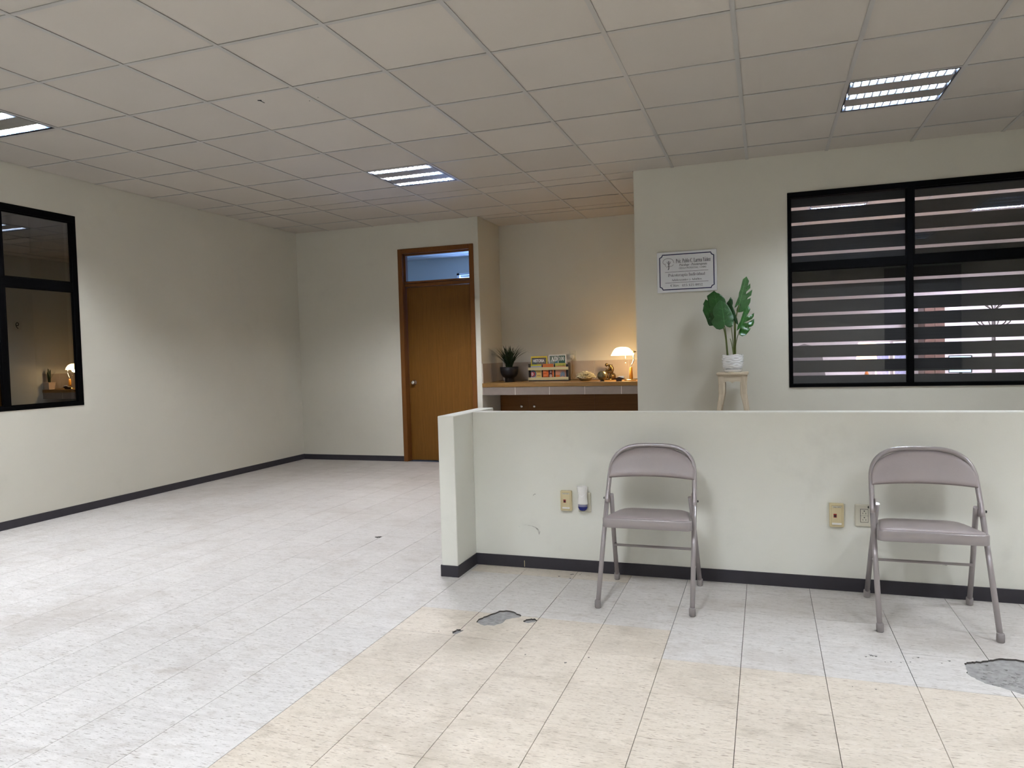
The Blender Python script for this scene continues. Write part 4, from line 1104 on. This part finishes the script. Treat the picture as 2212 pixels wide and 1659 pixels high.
# ------------------------------------------------------------------ magazine rack and magazines
RX, RY = -2.632, 8.16
rk = thing('magazine_rack', 'black desktop magazine rack with two pale gold rails on the alcove counter', 'rack', (RX, RY, CZ_))
RW = 0.487
MRK = mat('black_rack', (0.012, 0.011, 0.012), 0.45)
MGOLD = mat('pale_gold_rail', (0.52, 0.46, 0.26), 0.4, 0.25, var=0.06)
for x in (0.0, RW-0.008): obj('side', box(BM(), x, x+0.008, 0.0, 0.085, 0, 0.205 if x == 0 else 0.212, 0.001), MRK, rk)
obj('base', box(BM(), 0.008, RW-0.008, 0.0, 0.085, 0, 0.011), MRK, rk)
obj('divider', box(BM(), 0.008, RW-0.008, 0.038, 0.042, 0.011, 0.190), MRK, rk)
obj('back', box(BM(), 0.008, RW-0.008, 0.078, 0.085, 0.011, 0.19), MRK, rk)
for za, zb in ((0.012, 0.045), (0.128, 0.162)):
    obj('rail', box(BM(), -0.002, RW-0.004, -0.008, -0.001, za, zb, 0.001), MGOLD, rk)
def cover(label, name, x, w_, y, h, zb=0.0125, th=0.006):
    t = thing(name, label, 'magazine', (RX+x, RY+y, CZ_+zb), 0, 'magazines in the black rack'); return t
def rectp(t, name, x0_, x1_, z0_, z1_, col, y=-0.0006, rough=0.35):
    m = mat('print_%s_%d' % (name, len(bpy.data.materials)), col, rough, var=0.12, vscale=60)
    return obj(name, box(BM(), x0_, x1_, y, y+0.0005, z0_, z1_), m, t)
PAPER = mat('paper_edge', (0.7, 0.68, 0.62), 0.6)
MT_W = mat('white_print', (0.82, 0.82, 0.82), 0.5)
# back row
t = cover('history magazine with a yellow border and the title HISTORIA in the rack back row', 'magazine', 0.016, 0.20, 0.055, 0.28)
obj('pages', box(BM(), 0, 0.200, 0, 0.008, 0, 0.278), PAPER, t)
rectp(t, 'cover', 0, 0.200, 0, 0.278, (0.62, 0.47, 0.02))
c_ = rectp(t, 'cover_picture', 0.011, 0.189, 0.05, 0.262, (0.10, 0.085, 0.075), -0.0012)
rectp(t, 'cover_picture', 0.011, 0.075, 0.18, 0.250, (0.06, 0.085, 0.10), -0.0016)
rectp(t, 'cover_picture', 0.070, 0.150, 0.165, 0.195, (0.17, 0.12, 0.10), -0.0017)
lettering(t, 'HISTORIA', 0.028, 0.166, 0.209, 0.034, -0.0020, MT_W, 'plain', offset=0.02)
t = cover('white-bordered design magazine titled AD in the rack back row', 'magazine', 0.236, 0.21, 0.055, 0.28)
obj('pages', box(BM(), 0, 0.208, 0, 0.008, 0, 0.292), PAPER, t)
rectp(t, 'cover', 0, 0.208, 0, 0.292, (0.70, 0.70, 0.71))
rectp(t, 'cover_picture', 0.009, 0.111, 0.05, 0.280, (0.13, 0.17, 0.14), -0.0012)
rectp(t, 'cover_picture', 0.117, 0.199, 0.05, 0.280, (0.02, 0.075, 0.05), -0.0012)
rectp(t, 'cover_picture', 0.012, 0.060, 0.06, 0.225, (0.22, 0.27, 0.25), -0.0016)
rectp(t, 'cover_picture', 0.075, 0.108, 0.19, 0.22, (0.05, 0.15, 0.22), -0.0016)
lettering(t, 'AD', 0.028, 0.104, 0.216, 0.052, -0.0020, MT_W, 'bold')
lettering(t, '100', 0.124, 0.186, 0.222, 0.044, -0.0020, MT_W, 'bold', offset=-0.01)
# front row
t = cover('magazine with yellow header and red and blue emblem, left in the rack front row', 'magazine', 0.022, 0.13, 0.022, 0.19)
obj('pages', box(BM(), 0, 0.132, 0, 0.006, 0, 0.183), PAPER, t)
rectp(t, 'cover', 0, 0.132, 0, 0.183, (0.50, 0.36, 0.16))
rectp(t, 'cover_band', 0, 0.132, 0.166, 0.183, (0.42, 0.40, 0.02), -0.0012)
rectp(t, 'cover_band', 0, 0.132, 0.150, 0.166, (0.30, 0.32, 0.45), -0.0012)
rectp(t, 'cover_band', 0, 0.062, 0.0, 0.085, (0.28, 0.25, 0.38), -0.0012)
bm = BM(); lathe(bm, [(0.041, 0), (0.041, 0.0006)], 28); bmesh.ops.rotate(bm, verts=bm.verts, cent=(0, 0, 0), matrix=Matrix.Rotation(PI/2, 3, 'X')); bmesh.ops.translate(bm, verts=bm.verts, vec=(0.026, -0.0012, 0.075))
for v in bm.verts: v.co.x = max(v.co.x, 0)
obj('cover_emblem', bm, mat('teal_print', (0.05, 0.12, 0.20), 0.4), t)
bm = BM(); lathe(bm, [(0.030, 0), (0.030, 0.0006)], 28); bmesh.ops.rotate(bm, verts=bm.verts, cent=(0, 0, 0), matrix=Matrix.Rotation(PI/2, 3, 'X')); bmesh.ops.translate(bm, verts=bm.verts, vec=(0.024, -0.0019, 0.07))
for v in bm.verts: v.co.x = max(v.co.x, 0)
obj('cover_emblem', bm, mat('crimson_print', (0.30, 0.03, 0.05), 0.4), t)
lettering(t, 'D', 0.008, 0.030, 0.052, 0.036, -0.0028, MT_W, 'bold')
for q in range(6): rectp(t, 'cover_text', 0.076, 0.124-0.008*(q % 3), 0.034+q*0.017, 0.041+q*0.017, (0.30, 0.16, 0.03) if q % 2 else (0.62, 0.50, 0.02), -0.0012)
t = cover('small orange magazine with a portrait, middle of the rack front row', 'magazine', 0.170, 0.13, 0.022, 0.19)
obj('pages', box(BM(), 0, 0.130, 0, 0.006, 0, 0.187), PAPER, t)
rectp(t, 'cover', 0, 0.130, 0, 0.187, (0.60, 0.12, 0.012))
rectp(t, 'cover_band', 0, 0.130, 0.157, 0.180, (0.45, 0.13, 0.03), -0.0012)
rectp(t, 'cover_picture', 0.068, 0.116, 0.0, 0.125, (0.045, 0.008, 0.02), -0.0012)
bm = BM(); ball(bm, (0.096, -0.0018, 0.094), 0.013, 2, (0.8, 0.03, 1.15)); ball(bm, (0.094, -0.0018, 0.045), 0.02, 2, (0.9, 0.03, 1.1))
obj('portrait', bm, mat('portrait_print', (0.42, 0.30, 0.26), 0.5), t)
lettering(t, 'TERRA', 0.006, 0.060, 0.119, 0.012, -0.0018, MT_W, 'plain')
for q in range(4): rectp(t, 'cover_text', 0.006, 0.060-0.006*q, 0.030+q*0.021, 0.037+q*0.021, (0.75, 0.28, 0.12) if q % 2 else (0.32, 0.05, 0.01), -0.0012)
t = cover('small magazine with a yellow header and blue spiky agave, right in the rack front row', 'magazine', 0.322, 0.13, 0.022, 0.19)
obj('pages', box(BM(), 0, 0.128, 0, 0.006, 0, 0.193), PAPER, t)
rectp(t, 'cover', 0, 0.128, 0, 0.193, (0.50, 0.22, 0.13))
rectp(t, 'cover_band', 0, 0.128, 0.160, 0.193, (0.42, 0.42, 0.07), -0.0012)
rectp(t, 'cover_band', 0, 0.060, 0.02, 0.055, (0.55, 0.15, 0.03), -0.0012)
lettering(t, 'CANNABIS', 0.012, 0.124, 0.158, 0.017, -0.0018, mat('olive_print', (0.12, 0.12, 0.02), 0.5), 'bold')
bm = BM()
for q in range(15):
    a = -0.3+q*(PI+0.6)/14; x_, z_ = 0.088, 0.050; ln = 0.042 if q % 2 else 0.056
    v = [(x_+0.008*math.cos(a+1.2), z_+0.008*math.sin(a+1.2)), (x_+0.008*math.cos(a-1.2), z_+0.008*math.sin(a-1.2)), (min(0.127, x_+ln*math.cos(a)), z_+ln*math.sin(a)*1.4)]
    bm.faces.new([bm.verts.new((p_[0], -0.002-0.0001*q, p_[1])) for p_ in v])
obj('cover_picture', bm, mat('agave_print', (0.13, 0.19, 0.27), 0.5), t)

# ------------------------------------------------------------------ coral bowl
t = thing('coral_ornament', 'greenish cream coral-shaped bowl between the magazine rack and the bronze ball', 'ornament', (-1.925, 8.06, CZ_))
MCO = mat('antique_cream_glaze', (0.46, 0.42, 0.28), 0.35, var=0.3, vscale=50)
obj('base', lathe(BM(), [(0.045, 0), (0.058, 0.004), (0.072, 0.018), (0.086, 0.040), (0.07, 0.050)], 28), mat('olive_bowl_glaze', (0.16, 0.13, 0.07), 0.4), t)
rnd = random.Random(5); bm = BM()
for ring, (el, n_) in enumerate(((0.12, 20), (0.42, 18), (0.72, 15), (1.02, 11), (1.35, 6))):
    for q in range(n_):
        a = 2*PI*(q+rnd.uniform(-.3, .3))/n_; e_ = el+rnd.uniform(-.1, .1)
        d_ = Vector((math.cos(a)*math.cos(e_), math.sin(a)*math.cos(e_), math.sin(e_)))
        p0 = Vector((0, 0, 0.032)) + Vector((d_.x*0.06, d_.y*0.06, d_.z*0.035)); ln = 0.052*rnd.uniform(0.85, 1.1)
        tip = p0 + Vector((d_.x*1.05, d_.y*1.05, d_.z*0.85))*ln; mid = p0*0.4+tip*0.6
        jt = Vector((rnd.uniform(-.008, .008), rnd.uniform(-.008, .008), rnd.uniform(-.006, .006)))
        tube(bm, [p0, mid+jt, tip], [0.0055, 0.0050, 0.0036], 6)
        sd = d_.cross(Vector((0, 0, 1))); sd = sd.normalized() if sd.length > 0.01 else Vector((1, 0, 0))
        for s in (-1, 1): tube(bm, [mid+jt, mid+jt+(d_*0.9+sd*s*0.9)*0.017], [0.0046, 0.0034], 6)
o = obj('coral_branches', bm, MCO, t); o['kind'] = 'stuff'

# ------------------------------------------------------------------ ball ornament
MBRZ = mat('antique_bronze', (0.20, 0.13, 0.055), 0.2, 0.9, var=0.35, vscale=30)
MBRG = mat('aged_bronze_glaze', (0.16, 0.14, 0.08), 0.25, 0.75, var=0.45, vscale=28, bump=0.4, bscale=50)
t = thing('ball_ornament', 'dark bronze ball ornament on a small foot in front of the seated figurine', 'ornament', (-1.681, 7.82, CZ_))
bm = BM(); ball(bm, (0, 0, 0.062), 0.0535, 4)
for v in bm.verts:       # low relief of two rings and a ridge
    d_ = v.co - Vector((0, 0, 0.062)); n_ = d_.normalized()
    for c_ in (Vector((-0.35, -0.93, 0.15)).normalized(), Vector((0.25, -0.95, 0.2)).normalized()):
        k_ = (n_-c_).length; v.co += n_*0.0025*math.exp(-((k_-0.22)/0.06)**2)
obj('ball', bm, MBRG, t)
obj('foot', lathe(BM(), [(0.024, 0), (0.025, 0.004), (0.018, 0.012)], 24), MBLACK, t)

# ------------------------------------------------------------------ seated figurine
def skin_mesh(verts, edges, radii, levels=2):
    me = bpy.data.meshes.new('sk'); me.from_pydata(verts, edges, []); o = bpy.data.objects.new('sk', me); C.objects.link(o)
    o.modifiers.new('skin', 'SKIN')
    for i, r in enumerate(radii):
        me.skin_vertices[0].data[i].radius = (r, r); me.skin_vertices[0].data[i].use_root = (i == 0)
    s = o.modifiers.new('sub', 'SUBSURF'); s.levels = levels; s.render_levels = levels
    dg = bpy.context.evaluated_depsgraph_get(); out = bpy.data.meshes.new_from_object(o.evaluated_get(dg))
    bpy.data.objects.remove(o); bm = BM(); bm.from_mesh(out); smooth(bm); return bm
t = thing('seated_figurine', 'small bronze figurine of a seated bowed person on a rock behind the ball', 'figurine', (-1.680, 8.24, CZ_))
V = [(0.028, 0, 0.095), (0.034, 0, 0.125), (0.014, 0, 0.158), (-0.018, 0, 0.168),          # pelvis, waist, chest, neck
     (0.012, -0.026, 0.163), (0.004, -0.030, 0.128), (-0.030, -0.020, 0.104), (-0.046, -0.012, 0.132),   # near shoulder, elbow, wrist, fist at chin
     (0.012, 0.026, 0.163), (0.006, 0.032, 0.122), (-0.030, 0.018, 0.106), (-0.056, 0.006, 0.104),       # far arm resting on the knee
     (0.020, -0.016, 0.088), (-0.042, -0.020, 0.094), (-0.020, -0.020, 0.045), (-0.012, -0.020, 0.014), (-0.036, -0.020, 0.009),
     (0.020, 0.016, 0.088), (-0.048, 0.018, 0.094), (-0.034, 0.018, 0.045), (-0.028, 0.018, 0.014), (-0.052, 0.018, 0.009)]
E_ = [(0,1),(1,2),(2,3),(2,4),(4,5),(5,6),(6,7),(2,8),(8,9),(9,10),(10,11),(0,12),(12,13),(13,14),(14,15),(15,16),(0,17),(17,18),(18,19),(19,20),(20,21)]
R_ = [0.028,0.025,0.029,0.014, 0.015,0.012,0.010,0.009, 0.015,0.012,0.010,0.009, 0.019,0.017,0.013,0.010,0.009, 0.019,0.017,0.013,0.010,0.009]
obj('body', skin_mesh(V, E_, R_), MBRZ, t)
bm = BM(); ball(bm, (-0.036, 0, 0.172), 0.0185, 3, (1.0, 0.85, 1.1)); ball(bm, (-0.053, 0, 0.166), 0.004, 1); obj('head', bm, MBRZ, t)
bm = BM(); rnd = random.Random(2)
ball(bm, (0.030, 0, 0.038), 0.045, 3, (0.85, 0.8, 0.95)); ball(bm, (-0.015, 0, 0.006), 0.05, 3, (1.1, 0.8, 0.22))
for v in bm.verts: v.co += Vector((rnd.uniform(-1, 1), rnd.uniform(-1, 1), rnd.uniform(-1, 1)))*0.003; v.co.z = max(v.co.z, 0.0)
obj('rock', bm, MBRZ, t)

# ------------------------------------------------------------------ card holder
t = thing('card_holder', 'dark wooden boat-shaped card holder with white cards left of the banker lamp', 'card holder', (-1.489, 7.785, CZ_))
MWD = mat('dark_walnut', (0.025, 0.010, 0.004), 0.5, spec=0.2)
bm = BM(); prism(bm, [(-0.026, 0), (0.026, 0), (0.028, 0.016), (0.048, 0.024), (0.066, 0.030), (0.030, 0.040), (0.004, 0.047), (-0.010, 0.042), (-0.058, 0.030), (-0.040, 0.024), (-0.026, 0.016)], -0.03, 0.03, 'y')
obj('holder', bm, MWD, t)
for q in range(3): obj('card', box(BM(), -0.006+q*0.003, 0.050+q*0.003, -0.02+q*0.006, -0.018+q*0.006, 0.026, 0.053+q*0.002), MWHITE, t)

# ------------------------------------------------------------------ banker lamp
LX, LY = -1.392, 7.91
t = thing('banker_lamp', 'lit banker lamp with a white glass shade, chrome arm and amber post in the alcove', 'lamp', (LX, LY, CZ_))
obj('lamp_base', lathe(BM(), [(0.062, 0), (0.066, 0.004), (0.064, 0.012), (0.040, 0.018), (0.020, 0.022)], 36), mat('polished_brass', (0.75, 0.55, 0.25), 0.2, 1.0), t)
obj('post', lathe(BM(), [(0.021, 0.022), (0.0195, 0.07), (0.0145, 0.145), (0.011, 0.148)], 24, (0.012, 0, 0)), mat('amber_wood', (0.62, 0.27, 0.03), 0.3, coat=0.5), t)
obj('arm', tube(BM(), spline([(0.012, 0, 0.146), (0.016, 0, 0.166), (0.034, 0, 0.195), (0.046, 0.0, 0.232), (0.044, 0.0, 0.262), (0.050, 0, 0.300)], 6), 0.0075, 12), mat('bright_chrome', (0.85, 0.83, 0.78), 0.1, 1.0), t)
obj('pivot_knob', tube(BM(), [(0.040, 0, 0.313), (0.052, 0, 0.313), (0.0521, 0, 0.313), (0.072, 0, 0.313)], [0.010, 0.010, 0.005, 0.005], 12), mat('dark_brass', (0.25, 0.17, 0.06), 0.3, 0.9), t)
# shade: half shell, rounded ends, open below
MSH = bpy.data.materials.new('opal_glass_shade'); nt, N, L = nodes(MSH); N.remove(principled(MSH))
dfn = N.new('ShaderNodeBsdfDiffuse'); dfn.inputs[0].default_value = (0.85, 0.80, 0.70, 1); trn = N.new('ShaderNodeBsdfTranslucent'); trn.inputs[0].default_value = (0.95, 0.80, 0.55, 1)
m1 = N.new('ShaderNodeMixShader'); m1.inputs[0].default_value = 0.62; L.new(dfn.outputs[0], m1.inputs[1]); L.new(trn.outputs[0], m1.inputs[2])
gls = N.new('ShaderNodeBsdfGlossy'); gls.inputs['Roughness'].default_value = 0.1; m2_ = N.new('ShaderNodeMixShader'); lw = N.new('ShaderNodeFresnel'); lw.inputs[0].default_value = 1.4
nzz = N.new('ShaderNodeTexNoise'); nzz.inputs['Scale'].default_value = 15; gm = N.new('ShaderNodeNewGeometry'); L.new(gm.outputs['Position'], nzz.inputs['Vector'])
mrr = N.new('ShaderNodeMapRange'); mrr.inputs[3].default_value = 0.92; mrr.inputs[4].default_value = 1.0; L.new(nzz.outputs['Fac'], mrr.inputs[0])
L.new(mrr.outputs[0], gls.inputs[0])
L.new(lw.outputs[0], m2_.inputs[0]); L.new(m1.outputs[0], m2_.inputs[1]); L.new(gls.outputs[0], m2_.inputs[2]); emn = N.new('ShaderNodeEmission'); emn.inputs[0].default_value = (1.0, 0.70, 0.36, 1); emn.inputs[1].default_value = SHADE_E
ads = N.new('ShaderNodeAddShader'); L.new(m2_.outputs[0], ads.inputs[0]); L.new(emn.outputs[0], ads.inputs[1])
L.new(ads.outputs[0], N['Material Output'].inputs[0])
bm = BM(); nu, nv = 30, 16; grid = []
HX, HY, HZ = 0.122, 0.066, 0.090
for i in range(nu+1):
    u = -1+2*i/nu; row = []
    x = HX*math.sin(u*PI/2); k_ = (1-abs(math.sin(u*PI/2))**3.2)**(1/2.2)
    for j in range(nv+1):
        a = PI*j/nv
        row.append(bm.verts.new((x*(1-0.12*math.sin(a)), -HY*math.cos(a)*(0.35+0.65*k_), 0.277+HZ*math.sin(a)*k_)))
    grid.append(row)
for i in range(nu):
    for j in range(nv): bm.faces.new((grid[i][j], grid[i+1][j], grid[i+1][j+1], grid[i][j+1])).smooth = True
bmesh.ops.remove_doubles(bm, verts=bm.verts, dist=0.0003)
sh_off = (-0.078, 0, 0)
bmesh.ops.translate(bm, verts=bm.verts, vec=sh_off)
obj('lamp_shade', bm, MSH, t)
bm = BM(); tube(bm, [(-0.045, 0, 0.278), (-0.045, 0, 0.197)], 0.0009, 5); ball(bm, (-0.045, 0, 0.192), 0.0065, 2)
obj('pull_chain', bm, mat('chain_steel', (0.8, 0.78, 0.7), 0.25, 1.0), t)
bm = BM(); ball(bm, (-0.075, 0, 0.305), 0.020, 2, (1.3, 1, 1)); tube(bm, [(-0.05, 0, 0.307), (0.03, 0, 0.311)], 0.011, 10)
obj('bulb', bm, mat('warm_bulb', (1, 0.9, 0.7), 0.5, emis=(1.0, 0.72, 0.36), estr=6), t)
pl = bpy.data.lights.new('lamp_glow', 'POINT'); pl.energy = LAMP_W; pl.color = (1.0, 0.68, 0.33); pl.shadow_soft_size = 0.03
po = bpy.data.objects.new('lamp_glow', pl); po.location = (-0.085, 0, 0.272); po.parent = t; C.objects.link(po)

# ------------------------------------------------------------------ snake plant (hidden from here, mirrored in the left window)
t = thing('potted_snake_plant', 'small snake plant in a square tapered clay pot, mirrored in the dark left window', 'plant', (-1.137, 7.782, CZ_), 0)
bm = BM(); a, b = 0.042, 0.055
vs = [bm.verts.new(p) for p in ((-a,-a,0),(a,-a,0),(a,a,0),(-a,a,0),(-b,-b,0.095),(b,-b,0.095),(b,b,0.095),(-b,b,0.095))]
for q in ((0,3,2,1),(4,5,6,7),(0,1,5,4),(1,2,6,5),(2,3,7,6),(3,0,4,7)): bm.faces.new([vs[i] for i in q])
obj('pot', bm, mat('pale_clay', (0.55, 0.42, 0.33), 0.6), t)
obj('pot_rim', box(BM(), -b-0.004, b+0.004, -b-0.004, b+0.004, 0.092, 0.102, 0.002), bpy.data.materials['pale_clay'], t)
for az, ln, tl in ((0, 0.21, .04), (1.2, .19, .10), (2.3, .15, .45), (-1.0, .17, .12), (-2.2, .15, .5), (0.5, .20, .06), (3.0, .18, .10)):
    bm = BM(); n_ = 8; d_ = Vector((math.cos(az), math.sin(az), 0)); sd = Vector((-d_.y, d_.x, 0)); prev = None
    for i in range(n_+1):
        f_ = i/n_; ww = 0.016*math.sin(PI*min(0.98, 0.25+0.75*f_))**0.7; p = Vector((0, 0, 0.10))+d_*(0.012+tl*f_*f_*ln)+Vector((0, 0, ln*f_))
        q = (bm.verts.new(p-sd*ww), bm.verts.new(p-d_*0.003), bm.verts.new(p+sd*ww))
        if prev: bm.faces.new((prev[0], prev[1], q[1], q[0])); bm.faces.new((prev[1], prev[2], q[2], q[1]))
        prev = q
    bmesh.ops.solidify(bm, geom=bm.faces[:], thickness=0.002)
    obj('leaf', bm, mat('snake_leaf', (0.035, 0.07, 0.03), 0.4, var=0.5, vscale=60), t)

# ------------------------------------------------------------------ inside the office (glimpsed between the blind strips)
t = thing('office_desk', 'wooden office desk behind the striped blind', 'desk', (1.5, 9.6, 0))
MDK = wood('desk_wood', (0.10, 0.065, 0.05), (0.17, 0.11, 0.085), 5, (0.08, 1, 1))
obj('desk_top', box(BM(), -0.85, 0.85, -0.35, 0.35, 0.735, 0.765, 0.003), MDK, t)
for x in (-0.8, 0.8):
    for y in (-0.3, 0.3): obj('leg', box(BM(), x-0.03, x+0.03, y-0.03, y+0.03, 0, 0.735), MDK, t)
t = thing('office_table_lamp', 'lit table lamp with a cone shade on the office desk behind the blind', 'lamp', (1.13, 9.5, 0.765))
obj('lamp_base', lathe(BM(), [(0.07, 0), (0.072, 0.01), (0.02, 0.02), (0.013, 0.05), (0.03, 0.10), (0.013, 0.16), (0.008, 0.26)], 24), mat('copper_base', (0.5, 0.25, 0.12), 0.3, 0.6), t)
bm = lathe(BM(), [(0.12, 0.24), (0.085, 0.50)], 32)
for f in [f for f in bm.faces if len(f.verts) > 4]: bm.faces.remove(f)
obj('lamp_shade', bm, mat('lit_cream_shade', (0.8, 0.55, 0.3), 0.8, emis=(1.0, 0.60, 0.34), estr=1.0), t)
bm = BM(); ball(bm, (0, 0, 0.30), 0.03, 2); obj('bulb', bm, mat('office_bulb', (1, .9, .8), 0.5, emis=(1.0, 0.80, 0.55), estr=60), t)
def mon(x, y, lab, col, s, w_, h, rz):
    t = thing('computer_screen', lab, 'screen', (x, y, 0.765), rz)
    obj('stand', box(BM(), -0.08, 0.08, -0.05, 0.08, 0, 0.012), MBLACK, t); obj('neck', box(BM(), -0.015, 0.015, 0.02, 0.03, 0.012, 0.2), MBLACK, t)
    obj('housing', box(BM(), -w_/2, w_/2, 0, 0.02, 0.12, 0.12+h, 0.003), MBLACK, t)
    obj('display', box(BM(), -w_/2+0.01, w_/2-0.01, -0.001, 0.0, 0.13, 0.11+h), mat('screen_glow', (0.3, 0.4, 0.6), 0.3, emis=col, estr=s), t)
mon(2.12, 9.62, 'lit bluish computer screen on the office desk behind the blind', (0.35, 0.65, 1.0), 0.8, 0.24, 0.20, -0.5)
for x, y, w_, h, col, lab in ((1.33, 9.72, 0.16, 0.50, (0.30, 0.36, 0.62), 'blue photo frame on the office desk beside the lamp'), (1.56, 9.74, 0.22, 0.50, (0.36, 0.42, 0.66), 'larger blue photo frame on the office desk')):
    t = thing('photo_frame', lab, 'picture frame', (x, y, 0.765)); obj('frame', box(BM(), -w_/2, w_/2, 0, 0.015, 0, h, 0.003), MWHITE, t)
    obj('picture', box(BM(), -w_/2+0.015, w_/2-0.015, -0.001, 0, 0.015, h-0.015), mat('blue_picture', col, 0.4, var=0.5, vscale=40), t)
t = thing('office_cabinet', 'narrow tall brown cabinet in the office behind the right part of the blind', 'cabinet', (2.10, 10.8, 0))
obj('body', box(BM(), -0.13, 0.11, 0, 0.4, 0, 1.84, 0.004), MDK, t)
for a, b in ((-0.125, -0.012), (-0.008, 0.105)): obj('cabinet_door', box(BM(), a, b, -0.02, 0, 0.05, 1.80, 0.003), MDK, t)
t = thing('office_chair', 'office chair with a rounded grey back behind the left part of the blind', 'chair', (0.43, 8.85, 0))
MGF = mat('grey_office_cloth', (0.18, 0.17, 0.17), 0.8)
bm = BM(); prism(bm, [(-0.2+0.0, 0.6), (0.2, 0.6), (0.22, 0.9), (0.19, 1.12), (0.12, 1.23), (0, 1.265), (-0.12, 1.23), (-0.19, 1.12), (-0.22, 0.9)], 0.2, 0.25, 'y'); obj('backrest', bm, MGF, t)
obj('seat', box(BM(), -0.24, 0.24, -0.22, 0.24, 0.44, 0.52, 0.02, 2), MGF, t); obj('post', tube(BM(), [(0, 0, 0.06), (0, 0, 0.44)], 0.025), MBLACK, t)
for q in range(5):
    a = q*2*PI/5; obj('leg', tube(BM(), [(0, 0, 0.08), (0.28*math.cos(a), 0.28*math.sin(a), 0.03)], 0.02, 8), MBLACK, t)
t = thing('coat_stand', 'dark coat stand with curled hooks in the office at the far right', 'coat stand', (2.55, 10.0, 0))
MIR = mat('dark_iron', (0.06, 0.055, 0.05), 0.4, 0.5)
obj('pole', tube(BM(), [(0, 0, 0.02), (0, 0, 1.78)], 0.02), MIR, t); obj('foot', lathe(BM(), [(0.18, 0), (0.18, 0.02), (0.03, 0.04)], 24), MIR, t)
for q in range(6):
    a = q*PI/3; d_ = Vector((math.cos(a), math.sin(a), 0))
    obj('hook', tube(BM(), spline([Vector((0, 0, 1.42)), d_*0.10+Vector((0, 0, 1.42)), d_*0.17+Vector((0, 0, 1.47)), d_*0.14+Vector((0, 0, 1.53)), d_*0.10+Vector((0, 0, 1.49))], 5), 0.007, 6), MIR, t)
    obj('hook', tube(BM(), spline([Vector((0, 0, 1.60)), d_*0.08+Vector((0, 0, 1.66)), d_*0.15+Vector((0, 0, 1.74))], 5), 0.007, 6), MIR, t)

# ------------------------------------------------------------------ dark window in the rear wall (mirrored in the office glass)
wn = struct('window_4')
obj('window_frame', box(BM(), 2.25, 3.58, YR+0.001, YR+0.04, 0.75, 2.75, 0.004), MFRAME, wn)
bpy.context.view_layer.update()
